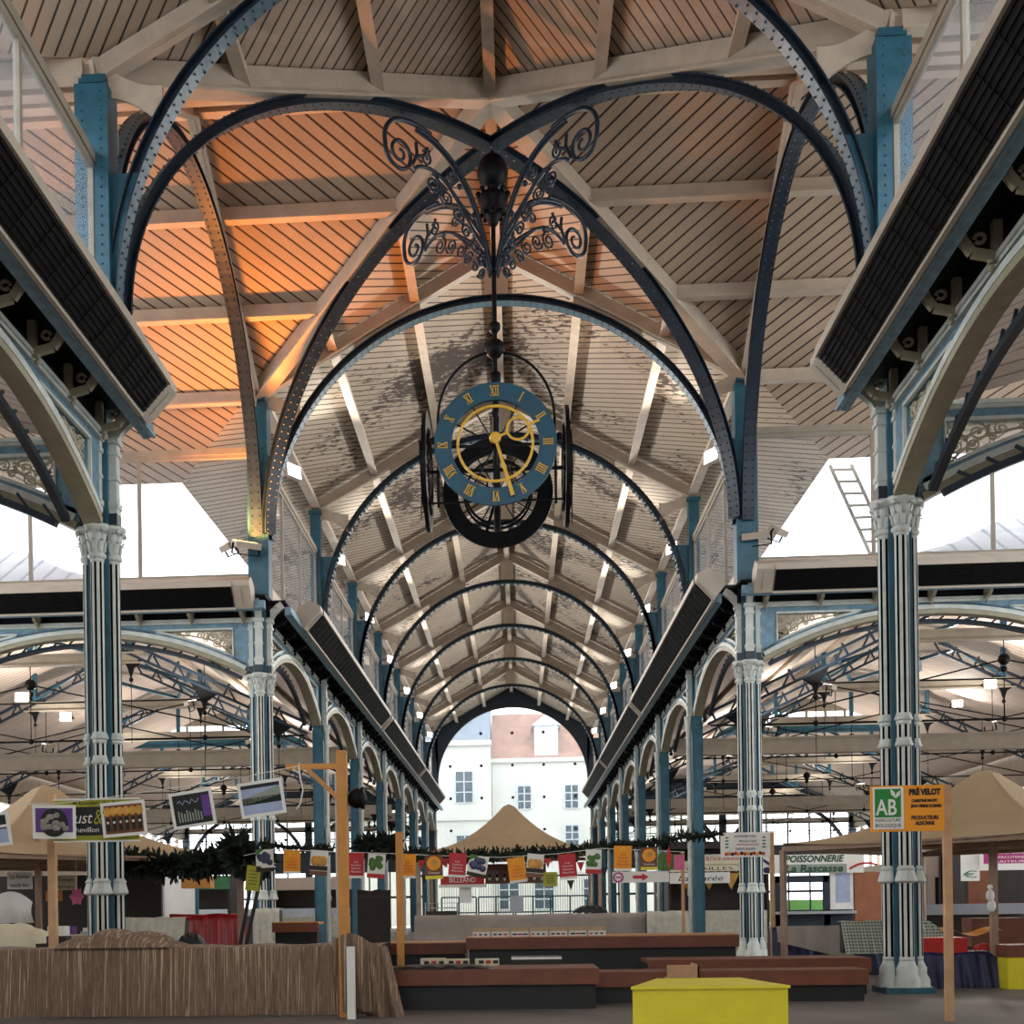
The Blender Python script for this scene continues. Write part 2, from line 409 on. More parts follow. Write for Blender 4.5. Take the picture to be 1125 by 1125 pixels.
# ---- arcades: one bay = moulded arch, panelled spandrels with scroll grilles
HA, ZS, RISE, ZT = B/2-.42, 8.45, 1.22, 10.03
RR = (HA*HA+RISE*RISE)/(2*RISE)
def za(x, e=0): return ZS+RISE-RR+sqrt((RR+e)**2-(x-B/2)**2)
def scroll2(b, pts, r, y=0, seg=5): b.tube([(p[0], y, p[1]) for p in pts], r, seg)
def grille(b, s):
    """Scrollwork filling the triangle beside the pillar; s mirrors it."""
    def T(p): return (p[0] if s > 0 else B-p[0], 9.8-(10.05-p[1])*.8)
    def sc(c, r, a, t): scroll2(b, [T(p) for p in spiral(c, r, r*.18, a, t, 20)], .02)
    for c, r, a, t in (((1.0, 9.85), .17, 0, 1.6), ((1.38, 9.82), .19, 2, -1.6), ((1.78, 9.88), .14, 1, 1.6), ((2.14, 9.92), .1, 2.5, -1.5), ((2.45, 9.95), .07, 0, 1.4),
                       ((.98, 9.5), .14, 1.5, -1.6), ((1.3, 9.56), .12, 4, 1.5), ((.95, 9.24), .11, 2, 1.5), ((1.62, 9.7), .09, 3, -1.5)): sc(c, r, a, t)
    for P in ([(.85, 9.1), (1.1, 9.42), (1.5, 9.72), (2.1, 9.88), (2.8, 10.0)], [(.86, 9.6), (1.15, 9.7), (1.6, 9.95)], [(.86, 9.99), (1.2, 9.68), (1.2, 9.4)]):
        scroll2(b, [T(p) for p in P], .024)
    for c in ((1.18, 9.68), (1.56, 9.84)): p = T(c); b.ball((p[0], 0, p[1]), .05, 6, 4)
def arcade():
    e = empty('arcade_arch', 'x', 'arch')
    n = (0, 1, 0); N_ = 40
    xs = [.42+(B-.84)*i/N_ for i in range(N_+1)]
    b = MB(); b.sweep([(x, 0, za(x)) for x in xs], [(-.02, -.17), (-.02, .17), (.1, .17), (.14, .1), (.14, -.1), (.1, -.17)], n); b.build('arch_moulding', 'olive', e)
    b = MB()
    for yy in (-.13, .13): b.sweep([(x, yy, za(x, .17)) for x in xs], [(-.06, -.05), (-.06, .05), (.06, .05), (.06, -.05)], n)
    b.build('arch_bead', 'white', e)
    # spandrel plate with a real opening at each end
    b = MB(); th = .16
    g0 = .78; g1 = 3.1
    b.strip([(x, 0, za(x, .1)) for x in xs if True], [(x, 0, min(ZT-.02, za(x, .32))) for x in xs], n, th)
    for s in (0, 1):
        X = (lambda x: x) if s == 0 else (lambda x: B-x)
        b.box(min(X(.3), X(.44)), max(X(.3), X(.44)), -th/2, th/2, 8.5, ZT); q = [.44+(g0-.44)*i/3 for i in range(4)]; b.strip([(X(x), 0, za(x, .1)) for x in q], [(X(x), 0, ZT) for x in q], n, th)
        q = [g0+(g1-g0)*i/8 for i in range(9)]
        b.strip([(X(x), 0, 9.82) for x in q], [(X(x), 0, ZT) for x in q], n, th)
    q = [g1+(B-2*g1)*i/20 for i in range(21)]
    b.strip([(x, 0, za(x, .1)) for x in q], [(x, 0, ZT) for x in q], n, th)
    b.build('spandrel_panel', 'lightblue', e)
    for s in (1, -1):
        X = (lambda x: x) if s > 0 else (lambda x: B-x)
        b = MB()
        for yy in (-.09, .09):
            lo = [(X(x), yy, min(9.8, za(x, .33))) for x in [g0+.02+(g1-g0-.1)*i/10 for i in range(11)]]
            loop = [(X(g0+.02), yy, 9.81)] + lo + [(X(g1+.05), yy, 9.81)]
            b.sweep(loop, [(-.03, -.03), (-.03, .03), (.03, .03), (.03, -.03)], n, closed=True)
        b.build('panel_moulding', 'white', e)
        b = MB(); grille(b, s); b.build('scroll_grille', 'grille_cream', e)
    b = MB(); b.box(.05, B-.05, -.2, .2, ZT, ZT+.07); b.box(.05, B-.05, -.16, .16, ZT-.06, ZT); b.build('top_moulding', 'white', e)
    # second, darker rib of the side hall behind the arch
    b = MB(); R2 = RR-.2
    b.sweep([(x, .4, za(x)-.12) for x in xs[1:-1]], [(-.06, -.07), (-.06, .07), (.06, .07), (.06, -.07)], n)
    for i in range(1, 39, 2): x = xs[i]; b.beam((x, .4, za(x)-.1), (xs[i+1], .4, za(xs[i+1])+.12), .04, .05)
    b.build('rear_rib', 'navy', e)
    return e
RZL, RZR = pi/2, -pi/2
arch0 = arcade(); arch0.location = (-XW, Y0, 0); arch0.rotation_euler.z = RZL
arch0['label'] = 'first arcade arch of the nave on the left, beside the back left pier'
for k in range(1, NB): dup(arch0, (-XW, YB[k], 0), RZL, '%s arcade arch of the nave on the left, counted from the crossing' % ORD[k])
for k in range(NB): dup(arch0, (XW, YB[k+1], 0), RZR, ('%s arcade arch of the nave on the right, counted from the crossing' % ORD[k]) if k else 'first arcade arch of the nave on the right, beside the back right pier')
dup(arch0, (-XW-B, Y0, 0), 0, 'wide blue arch at the back of the left transept, ending at the back left pier')
dup(arch0, (XW, Y0, 0), 0, 'wide blue arch at the back of the right transept, starting at the back right pier')
dup(arch0, (-XW, 0, 0), pi, 'dark arch of the left transept springing leftward from the front left pier')
dup(arch0, (XW+B, 0, 0), pi, 'dark arch of the right transept springing rightward from the front right pier')
dup(arch0, (-XW, -B, 0), RZL, 'big nearest arch at the left edge, landing on the front left pier')
dup(arch0, (XW, 0, 0), RZR, 'big nearest arch at the right edge, landing on the front right pier')

# ---- clustered corner piers
def fluted(b, cx, cy, r, z0, z1):
    """White shaft with dark sunk flutes."""
    n = 56
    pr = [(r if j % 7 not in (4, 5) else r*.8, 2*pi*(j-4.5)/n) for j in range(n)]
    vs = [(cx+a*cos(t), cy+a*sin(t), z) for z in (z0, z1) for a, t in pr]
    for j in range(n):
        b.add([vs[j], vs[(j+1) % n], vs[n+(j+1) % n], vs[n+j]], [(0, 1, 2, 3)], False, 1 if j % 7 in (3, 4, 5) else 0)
    b.lathe([(r*1.0, z1), (r*1.03, z1), (r*1.03, z1+.07), (r, z1+.07)], (cx, cy, 0), 16); b.lathe([(r, z0-.07), (r*1.03, z0-.07), (r*1.03, z0), (r, z0)], (cx, cy, 0), 16)
def leafcap(b, cx, cy, r, z, h):
    b.lathe([(r*1.02, z), (r*1.22, z+.03), (r*1.22, z+.07), (r*1.0, z+.1), (r*1.08, z+h*.5), (r*1.45, z+h*.86), (r*1.7, z+h*.9), (r*1.7, z+h), (.01, z+h)], (cx, cy, 0), 16)
    for ring, (zz, rr, n, sz) in enumerate(((z+.12, r*1.04, 8, .2), (z+.27, r*1.16, 8, .22))):
        for j in range(n):
            a = 2*pi*(j+.5*ring)/n; t = V((-sin(a), cos(a), 0)); o = V((cos(a), sin(a), 0)); rows = []
            for i, (dr, dz, w) in enumerate(((0, 0, .05), (.02, .09, .075), (.05, .16, .07), (.1, .2, .05), (.13, .17, .025))):
                c = V((cx, cy, zz)) + o*(rr+dr*r*4) + V((0, 0, dz)); rows.append([c-t*w*r*5, c+o*.02, c+t*w*r*5])
            b.grid(rows)
    for j in range(4):
        a = pi/4+j*pi/2; b.ball((cx+cos(a)*r*1.65, cy+sin(a)*r*1.65, z+h*.82), r*.36, 8, 6)
def pier():
    e = empty('clustered_pier', 'x', 'column')
    Q = [(.215, 0), (-.215, 0), (0, .215), (0, -.215)]; r = .122
    b = MB(); b.box(-.19, .19, -.19, .19, 0, 10.6); b.build('core', 'blue', e)
    b = MB()
    for x, y in Q:
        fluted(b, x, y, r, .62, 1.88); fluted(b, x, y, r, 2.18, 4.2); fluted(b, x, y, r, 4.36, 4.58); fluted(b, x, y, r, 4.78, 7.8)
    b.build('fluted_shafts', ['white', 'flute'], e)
    b = MB()
    for x, y in Q: b.lathe([(r*1.95, .1), (r*1.9, .22), (r*1.45, .32), (r*1.5, .42), (r*1.15, .5), (r, .56)], (x, y, 0), 16)
    b.box(-.37, .37, -.37, .37, .06, .12); b.build('base', 'white', e)
    b = MB(); b.box(-.42, .42, -.42, .42, 0, .1); b.build('plinth', 'blue', e)
    for z0, z1, k in ((1.88, 2.16, 1.55), (4.2, 4.32, 1.3), (4.64, 4.76, 1.3)):
        b = MB()
        for x, y in Q: b.lathe([(r*1.03, z0), (r*k, z0+.03), (r*k, z0+.06), (r*(1+(k-1)*.35), z1-.07), (r*(1+(k-1)*.6), z1-.03), (r*1.03, z1)], (x, y, 0), 10, smooth=False)
        b.build('ring_moulding', 'white', e)
    b = MB()
    for x, y in Q: leafcap(b, x, y, r*1.12, 7.86, .6)
    b.build('capital', 'white', e)
    for x, y in Q:
        dx, dy = (x > 0)-(x < 0), (y > 0)-(y < 0); b = MB()
        def blk(w, dpt, z0, z1, mi=0):
            cx, cy = dx*(.24), dy*(.24); b.box(cx-(w if dy else dpt), cx+(w if dy else dpt), cy-(w if dx else dpt), cy+(w if dx else dpt), z0, z1, mi)
        blk(.13, .1, 8.5, 8.7, 1); blk(.11, .1, 8.7, 8.8); blk(.13, .12, 8.8, 8.9); blk(.1, .09, 8.9, 9.3); blk(.12, .11, 9.3, 9.36); blk(.1, .09, 9.36, 9.75); blk(.13, .12, 9.75, 9.83); blk(.11, .1, 9.83, 9.95); blk(.15, .14, 9.95, 10.05)
        b.build('upper_pilaster', ['white', 'navy'], e); b = MB(); prev = None
        for i in range(7):
            t = i/6; o = .26+.4*t*t; z = 9.98+.5*t; c = V((dx*o, dy*o, z))
            if prev is not None: b.beam(prev, c, .16, .2)
            prev = c
        b.ball((dx*.5, dy*.5, 10.4), .11, 8, 6); b.build('console', 'white', e)
    return e
p0 = pier(); p0.location = (-XW, 0, 0); p0['label'] = 'clustered fluted pier at the front left, behind the hanging food photographs'
dup(p0, (XW, 0, 0), label='clustered fluted pier at the front right, behind the green and orange sign')
dup(p0, (-XW, Y0, 0), label='slimmer looking clustered pier at the back left of the crossing')
dup(p0, (XW, Y0, 0), label='clustered pier at the back right, with base showing on the brown counter')

# ---- square nave pillars
def pillar():
    e = empty('nave_pillar', 'x', 'column')
    b = MB(); b.box(-.17, .17, -.17, .17, 0, 10.7); b.box(-.2, .2, -.19, -.16, 0, 8.3); b.box(-.2, .2, .16, .19, 0, 8.3); b.build('shaft', 'blue', e)
    b = MB(); b.lathe([(.13, 0), (.13, .2), (.1, .35), (.09, .5), (.09, 1.9), (.12, 1.95), (.12, 2.1), (.09, 2.15), (.09, 4.2), (.11, 4.25), (.11, 4.6), (.09, 4.65), (.09, 7.9), (.12, 8.0), (.1, 8.1), (.15, 8.4), (.15, 8.5)], (0, -.3, 0), 10)
    b.build('columnette', 'white', e)
    b = MB(); b.box(-.12, .12, -.34, -.15, 8.5, 10.3)
    for z in (8.9, 9.4, 9.95): b.box(-.15, .15, -.38, -.15, z, z+.08)
    b.build('pilaster', 'white', e)
    return e
pl = pillar()
for s, rz, nm in ((-1, RZL, 'left'), (1, RZR, 'right')):
    for k in range(1, NB+1):
        lab = '%s square blue pillar down the %s side of the nave behind the clustered pier' % (ORD[k-1], nm)
        if s < 0 and k == 1: pl.location = (-XW, YB[1], 0); pl.rotation_euler.z = rz; pl['label'] = lab
        else: dup(pl, (s*XW, YB[k], 0), rz, lab)
for s, nm in ((-1, 'left'), (1, 'right')):
    for y, rz, w in ((Y0, 0, 'back'), (0, pi, 'front')): dup(pl, (s*(XW+B), y, 0), rz, 'square blue pillar at the outer end of the %s transept %s arch' % (nm, w))

# ---- gutters on consoles, above the arcades
def gutter(L, nconsole, name='gutter'):
    e = empty(name, 'x', 'gutter')
    b = MB(); b.prism([(0, -.9, 10.2), (0, -.72, 10.16), (0, -.72, 10.42), (0, -.9, 10.42)], (L, 0, 0)); b.tube([(0, -.9, 10.22), (L, -.9, 10.22)], .05, 8); b.build('channel', 'lightblue', e)
    b = MB(); b.box(0, L, -.74, .3, 10.56, 10.62); b.box(0, L, -.1, .1, 10.11, 10.58); b.build('soffit', 'black', e)
    c0 = None
    for i in range(nconsole):
        x = L*(i+.5)/nconsole
        if c0 is None:
            b = MB()
            P = [(0, -.14, 10.06), (0, -.3, 10.1), (0, -.48, 10.14), (0, -.6, 10.3), (0, -.66, 10.5)]
            for p, q in zip(P, P[1:]): b.beam(p, q, .09, .12)
            b.box(-.06, .06, -.22, -.1, 10.05, 10.55)
            b.tube([(0, -.38-.07*cos(t*.7), 10.33+.06*sin(t*.7)) for t in range(9)], .03, 5)
            for zz in (10.02, 9.93): b.ball((0, -.24, zz), .05, 6, 4)
            b.ball((0, -.62, 10.42), .08, 6, 4)
            c0 = b.build('console', 'olive' if L < 20 else 'black', e); c0.location.x = x
        else:
            c = c0.copy(); COL.objects.link(c); own(c, e); c.location.x = x
    return e
gl = gutter(B*NB, 42); gl.location = (-XW, Y0, 0); gl.rotation_euler.z = RZL; gl['label'] = 'long gutter over black scroll consoles along the left side of the nave'
dup(gl, (XW, YE, 0), RZR, 'long gutter over black scroll consoles along the right side of the nave')
gt = gutter(B+.3, 7); gt.location = (-XW-B, Y0, 0); gt['label'] = 'gutter across the back of the left transept below the white roof'
dup(gt, (XW-.3, Y0, 0), 0, 'gutter across the back of the right transept below the ladder')
gn = dup(gt, (-XW, -B, 0), RZL, 'gutter with blue edge and pale consoles at the left edge of the picture')
dup(gt, (XW, .3, 0), RZR, 'gutter with blue edge and pale consoles at the right edge of the picture')

# ---- long warm-air heaters standing on the gutters
def heater(L, group=None):
    e = empty('air_heater', 'x', 'heater', group=group)
    # cross-section in (y,z): front leans down towards the hall
    sec = [(-1.0, 10.16), (-1.5, 10.7), (-1.5, 10.84), (-1.2, 11.0), (-.8, 10.82), (-.72, 10.5)]
    ec = .5
    b = MB(); b.prism([(ec, y, z) for y, z in sec[1:]] + [(ec, -.94, 10.24)], (L-2*ec, 0, 0))
    b.beam((ec, -1.0, 10.17), (L-ec, -1.0, 10.17), .07, .07); b.beam((ec, -1.5, 10.74), (L-ec, -1.5, 10.74), .08, .16); b.build('housing', 'heater', e)
    b = MB(); u = V((0, -.5, .54)).normalized(); o = V((0, -1.03, 10.21)); nn = V((0, -.54, -.5)).normalized()
    def bar(t, w, lift): b.beam(V((ec+.03, 0, 0))+o+u*t+nn*lift, V((L-ec-.03, 0, 0))+o+u*t+nn*lift, w, .02, nn)
    bar(.33, .62, .03)
    for i in range(7): bar(.06+i*.09, .012, .05)
    for i in range(int(L*1.6)): 
        x = ec+.3+i/1.6
        if x < L-ec-.1: b.beam(V((x, 0, 0))+o+u*.03+nn*.05, V((x, 0, 0))+o+u*.63+nn*.05, .012, .012, nn)
    b.build('grille', 'grille_black', e)
    for s in (0, 1):
        b = MB(); x0 = 0 if s == 0 else L-ec; b.prism([(x0, y, z) for y, z in sec], (ec, 0, 0)); 
        b.beam(V((x0+.22, 0, 0))+o+u*.05+nn*.03, V((x0+.22, 0, 0))+o+u*.6+nn*.03, .02, .02, nn); b.build('end_cap', 'heater', e)
    for i in range(max(2, int(L/4))):
        x = .8+i*(L-1.6)/(max(2, int(L/4))-1); b = MB(); b.box(x-.05, x+.05, -.85, -.3, 10.6, 10.68); b.build('bracket', 'navy', e)
    return e
hn = heater(9.6); hn.location = (-XW, -9.9, 0); hn.rotation_euler.z = RZL; hn['label'] = 'long black grilled air heater at the upper left, nearest of the left side'
dup(hn, (XW, -.3, 0), RZR, 'long black grilled air heater at the upper right, nearest of the right side')
ht = dup(hn, (-XW-9.6, Y0, 0), 0, 'long black grilled air heater across the back of the left transept')
dup(hn, (XW, Y0, 0), 0, 'long black grilled air heater across the back of the right transept')
hv = heater(21.2)
for s, rz, nm in ((-1, RZL, 'left'), (1, RZR, 'right')):
    for k, w in enumerate(('nearest', 'middle', 'farthest')):
        y = 15.7+k*21.7 if s < 0 else 13.3+k*21.5
        lab = '%s long air heater on the gutter along the %s side of the nave' % (w, nm)
        if s < 0 and k == 0: hv.location = (-XW, y, 0); hv.rotation_euler.z = rz; hv['label'] = lab
        else: dup(hv, (s*XW, y if s < 0 else y+21.2, 0), rz, lab)

# ---- clerestory windows
def clerestory(name, L):
    e = empty(name, kind='structure')
    b = MB(); b.box(.2, L-.2, -.06, .2, 10.62, 11.35); b.build('window_sill', 'creampaint', e)
    b = MB(); x0, x1, z0, z1 = .25, L-.25, 11.35, 14.85
    for x in [x0+(x1-x0)*i/3 for i in range(4)]: b.box(x-.05, x+.05, -.05, .05, z0, z1)
    for z in (z0, z1): b.box(x0, x1, -.055, .055, z-.06, z+.06)
    b.build('window_frame', 'fawn', e)
    b = MB(); b.box(x0, x1, -.008, .008, z0, z1); b.build('window_pane', 'glass', e)
    b = MB(); b.box(.2, L-.2, -.09, .09, 14.9, 15.08); b.build('head_rail', 'fawn', e)
    return e
w0 = clerestory('window_1', B); n_w = 1
w0.location = (-XW, Y0, 0); w0.rotation_euler.z = RZL; w0['label'] = 'clerestory window of the first left nave bay'
def neww(loc, rz, lab):
    global n_w
    n_w += 1; c = dup(w0, loc, rz, lab); c.name = 'window_%d' % n_w
for k in range(1, NB): neww((-XW, YB[k], 0), RZL, 'clerestory window of the %s left nave bay' % ORD[k])
for k in range(NB): neww((XW, YB[k+1], 0), RZR, 'clerestory window of the %s right nave bay' % ORD[k])
neww((-XW-B, Y0, 0), 0, 'clerestory window at the back of the left transept'); neww((XW, Y0, 0), 0, 'clerestory window at the back of the right transept')
neww((-XW, -B, 0), RZL, 'clerestory window at the upper left edge'); neww((XW, 0, 0), RZR, 'clerestory window at the upper right edge')

# ---- end wall of the nave with the great arched opening
def end_wall():
    b = MB(); n = (0, 1, 0); A = []; C = []
    for i in range(41):
        a = pi*i/40; x = 6.45*cos(a); z = 12.6+6.4*sin(a); A.append((x, 0, z)); C.append((x*1.06 if abs(x) > 6.2 else x, 0, max(z+.1, zc(x)+.05)))
    b.strip(A, C, n, .3)
    for s in (-1, 1): b.box(min(s*6.45, s*7), max(s*6.45, s*7), -.15, .15, 10.3, 16.6); 
    o = b.build('wall_back', 'navy'); o.location = (0, YE, 0); tag(o, 'dark end wall around the arched end window', kind='structure')
    b = MB()
    b.box(-6.4, 6.4, -.02, .02, 4.4, 12.6); A = [(6.4*cos(pi*i/24), 0, 12.6+6.3*sin(pi*i/24)) for i in range(25)]; C = [(p[0], 0, 12.6) for p in A]; b.strip(A, C, n, .04)
    e = empty('window_%d' % (n_w+1), kind='structure', label='great arched end window of the nave', loc=(0, YE, 0)); b.build('window_pane', 'glass', e)
    b = MB()
    for z in (5.6, 8.4, 11.2, 14.0, 16.8):
        for x in (-5.4, -2.7, 0, 2.7, 5.4):
            if x*x+max(0, z-12.6)**2 < 36: b.box(x-.11, x+.11, -.08, .08, z-.11, z+.11)
    b.build('glazing_clip', 'black', e)
end_wall()
# ================================================================ CLOCK
def clock():
    e = empty('hanging_clock', 'four faced hanging clock with blue dial and gold Roman numerals under the crossing', 'clock', (0.03, 7, 0))
    b = MB(); b.tube([(0, 0, 19.1), (0, 0, 13.2)], .055, 8); b.tube([(0, 0, 13.3), (0, 0, 10.3)], .08, 8)
    b.lathe([(.1, 13.7), (.13, 13.75), (.13, 13.95), (.08, 14.0)], (0, 0, 0), 10); b.lathe([(.07, 14.9), (.13, 14.95), (.13, 15.1), (.07, 15.15)], (0, 0, 0), 10); b.build('pole', 'black', e)
    b = MB(); b.ball((0, 0, 18.62), .36, 16, 12, (1, 1, 1.15)); b.build('boss', 'black', e)
    b = MB()
    b.lathe([(.08, 18.2), (.3, 18.1), (.36, 17.95), (.26, 17.85), (.3, 17.7), (.16, 17.55), (.1, 17.4)], (0, 0, 0), 12)
    for j in range(8):
        a = j*pi/4; b.ball((.34*cos(a), .34*sin(a), 18.12), .07, 6, 5); b.ball((.27*cos(a), .27*sin(a), 17.62), .06, 6, 5)
    b.build('crown', 'black', e)
    b = MB(); b.ball((0, 0, 14.53), .23, 14, 10); b.build('globe', 'black', e)
    for q in range(4):
        a = q*pi/2; d = V((cos(a), sin(a), 0)); side = V((-sin(a), cos(a), 0))
        b = MB()
        if q in (0, 2):
            b.tube([d*(1.35*sin(t*pi/2/12))+V((0, 0, 14.45-1.55*(1-cos(t*pi/2/12)))) for t in range(13)] + [d*1.36+V((0, 0, 12.2)), d*1.36+V((0, 0, 10.9))], .035, 6)
        b.beam(V((0, 0, 11.72)), d*1.58+V((0, 0, 11.72)), .07, .07); b.beam(V((0, 0, 11.0)), d*1.58+V((0, 0, 11.0)), .04, .04)
        b.ball(d*1.45+V((0, 0, 12.45)), .09, 8, 6); b.build('arm', 'black', e)
    def face(d, front):
        d = V(d); rz = atan2(d.x, -d.y)       # local face looks along -y
        f = MB(); f.sweep(arc((0, 0, 0), 1.155, 0, 360, 72, (1, 0, 0), (0, 0, 1))[:-1], [(-.19, -.05), (-.19, .04), (.19, .04), (.19, -.05)], (0, 1, 0), closed=True)
        dial = f.build('dial_ring', 'dial' if front else 'black', e)
        m = Matrix.Translation(d*1.6+V((0, 0, 11.72))) @ Matrix.Rotation(rz, 4, 'Z'); dial.matrix_local = m
        b = MB()
        for j in range(12):
            t = j*pi/6; b.beam((0, .06, 0), (.98*sin(t), .06, .98*cos(t)), (.03 if j % 3 else .06), .03, (0, 1, 0))
        if not front: b.sweep(arc((0, .06, 0), .78, 0, 360, 48, (1, 0, 0), (0, 0, 1))[:-1], [(-.03, -.02), (-.03, .02), (.03, .02), (.03, -.02)], (0, 1, 0), closed=True)
        b.build('spoke', 'black', dial)
        b = MB(); h = .105
        def st(p, q, c, th, w=.022):
            up = V((sin(th), 0, cos(th))); ri = V((cos(th), 0, -sin(th)))
            P = c+ri*p[0]+up*p[1]; Q = c+ri*q[0]+up*q[1]; b.beam(P, Q, w, .02, (0, 1, 0))
        for j, s in enumerate(('XII', 'I', 'II', 'III', 'IIII', 'V', 'VI', 'VII', 'VIII', 'IX', 'X', 'XI')):
            th = j*pi/6; c = V((1.155*sin(th), -.06, 1.155*cos(th))); W = {'I': .05, 'V': .1, 'X': .1}; x = -sum(W[k] for k in s)/2
            for k in s:
                m_ = x+W[k]/2
                if k == 'I': st((m_, -h), (m_, h), c, th)
                elif k == 'V': st((m_-.04, h), (m_, -h), c, th, .026); st((m_+.04, h), (m_, -h), c, th, .014)
                else: st((m_-.042, h), (m_+.042, -h), c, th, .026); st((m_+.042, h), (m_-.042, -h), c, th, .014)
                x += W[k]
            for yy in (-h, h): st((-sum(W[k] for k in s)/2, yy), (sum(W[k] for k in s)/2, yy), c, th, .01)
        b.build('numerals', 'gold' if front else 'black', dial)
        b = MB(); b.sweep(arc((0, -.1, -.02), .82, 0, 360, 64, (1, 0, 0), (0, 0, 1))[:-1], [(-.028, -.02), (-.028, .02), (.028, .02), (.028, -.02)], (0, 1, 0), closed=True); b.build('inner_ring', 'gold' if front else 'black', dial)
        g = 'gold' if front else 'black'
        b = MB(); b.lathe([(.12, -.16), (.13, -.1), (.09, .0), (.05, .08)], (0, 0, .1), 20, axis=(0, 1, 0)); b.build('hub', g, dial)
        b = MB(); D = V((.94, 0, .34)).normalized(); o = V((0, -.13, .1)); b.beam(o, o+D*.28, .05, .02, (0, 1, 0)); b.beam(o+D*.78, o+D*1.03, .05, .02, (0, 1, 0))
        c = o+D*.53; b.sweep(arc(c, .24, 0, 360, 32, (1, 0, 0), (0, 0, 1))[:-1], [(-.025, -.012), (-.025, .012), (.025, .012), (.025, -.012)], (0, 1, 0), closed=True); b.build('hour_hand', g, dial)
        b = MB(); D = V((.29, 0, -1)).normalized(); o = V((0, -.15, .1)); pr = D.cross(V((0, 1, 0))); b.prism([o+pr*.03, o+D*1.32+pr*.045, o+D*1.32-pr*.045, o-pr*.03], (0, .02, 0)); b.build('minute_hand', g, dial)
        return dial
    face((0, -1, 0), True); face((0, 1, 0), False); face((-1, 0, 0), False); face((1, 0, 0), False)
clock()
# scrolled brackets holding the clock pole to the diagonal ribs
def scroll_bracket(a, label):
    b = MB(); T = lambda P, r: b.tube([(p[0], 0, p[1]) for p in P], [q*1.35 for q in r] if isinstance(r, list) else r*1.35, 6)
    def bez(p, q, r, s, n=18): return [tuple((1-t)**3*p[i]+3*t*(1-t)**2*q[i]+3*t*t*(1-t)*r[i]+t**3*s[i] for i in (0, 1)) for t in [j/n for j in range(n+1)]]
    stem = bez((.08, 16.3), (.35, 17.2), (.7, 18.6), (2.3, 18.72)); T(stem, .045); T([(p[0]+.05, p[1]-.07) for p in stem], .02)
    big = bez((1.9, 18.74), (2.9, 18.9), (3.3, 18.55), (3.2, 18.05), 12) + spiral((2.8, 18.0), .4, .07, 0, -1.75, 36)
    T(big, [.042-.018*i/(len(big)-1) for i in range(len(big))])
    T(bez((.3, 17.0), (.9, 17.3), (1.7, 18.4), (2.42, 17.78)), .032)
    T(bez((.2, 16.7), (.6, 16.9), (1.1, 17.7), (1.7, 17.95)), .026)
    for c, r, a0, t in (((1.85, 17.66), .22, 1.5, 1.6), ((1.45, 17.5), .19, 0, -1.6), ((1.1, 17.25), .19, 2, 1.6), ((.86, 16.95), .16, 3, -1.5), ((.62, 16.7), .15, 1, 1.5), ((.42, 16.45), .13, 0, -1.6), ((1.3, 18.05), .16, 2, 1.5), ((2.05, 18.15), .17, 1, 1.4)): T(spiral(c, r, r*.2, a0, t, 22), .021)
    T([(2.45, 17.85), (2.3, 18.15), (2.33, 18.4)], .03); T([(2.3, 18.1), (2.1, 18.2), (2.0, 18.4)], .03)
    for x, z in ((.62, 17.4), (1.05, 17.9), (.4, 16.95), (1.7, 17.9), (.3, 16.6)): b.ball((x, 0, z), .07, 6, 5)
    o = b.build('scroll_bracket', 'navy'); o.location = (0.03, 7, 0); o.rotation_euler.z = a; tag(o, label, 'bracket')
scroll_bracket(radians(225), 'scrolled iron bracket of the clock pole, upper left of the four')
scroll_bracket(radians(-45), 'scrolled iron bracket of the clock pole, upper right of the four')
scroll_bracket(radians(135), 'scrolled iron bracket of the clock pole, lower left of the four')
scroll_bracket(radians(45), 'scrolled iron bracket of the clock pole, lower right of the four')

# ================================================================ FLOODLIGHTS
def flood(loc, aim, label, lit='lamp', size=(.5, .3), power=0, color=(1, .96, .9), name='flood_light', group=None, spread=150):
    """Box floodlight; the glass looks along aim."""
    e = empty(name, label, 'lamp', loc, group=group); d = V(aim).normalized(); q = d.to_track_quat('-Z', 'Y'); e.rotation_mode = 'QUATERNION'; e.rotation_quaternion = q
    w, h = size
    b = MB(); b.box(-w/2, w/2, -h/2, h/2, 0, .16); b.box(-w/2, w/2, -h/2, -h/2+.02, -.02, 0); b.box(-w/2, w/2, h/2-.02, h/2, -.02, 0); b.build('housing', 'heater', e)
    b = MB(); b.box(-w/2+.03, w/2-.03, -h/2+.03, h/2-.03, -.012, -.002); b.build('lens', lit, e)
    b = MB(); b.beam((-w/2-.03, 0, .05), (-w/2-.03, 0, .35), .03, .05); b.beam((w/2+.03, 0, .05), (w/2+.03, 0, .35), .03, .05); b.beam((-w/2-.03, 0, .35), (w/2+.03, 0, .35), .05, .03); b.build('yoke', 'black', e)
    if power:
        ld = bpy.data.lights.new('flood_beam', 'AREA'); ld.shape = 'RECTANGLE'; ld.size = w; ld.size_y = h; ld.energy = power; ld.color = color; ld.spread = radians(spread)
        lo = bpy.data.objects.new('flood_beam', ld); COL.objects.link(lo); lo.parent = e; lo.location = (0, 0, -.05)
    return e
for k in range(NB):
    for s, nm in ((-1, 'left'), (1, 'right')):
        flood((s*6.75, YB[k]+4.6, 16.0), (-s*.85, -.5, .06), '%s small floodlight under the %s nave eaves, counted from the crossing' % (ORD[k], nm), size=(.7, .45), power=290, spread=115)
flood((-7.2, 13.2, 12.1), (.2, -.3, 1), 'orange glowing floodlight on the post at the back left pier', 'lamp_orange', (.75, .45), 640, (1, .32, .06))
flood((7.2, 13.6, 12.0), (-.1, -.3, 1), 'unlit white floodlight on the post at the back right pier', 'heater', (.75, .4))
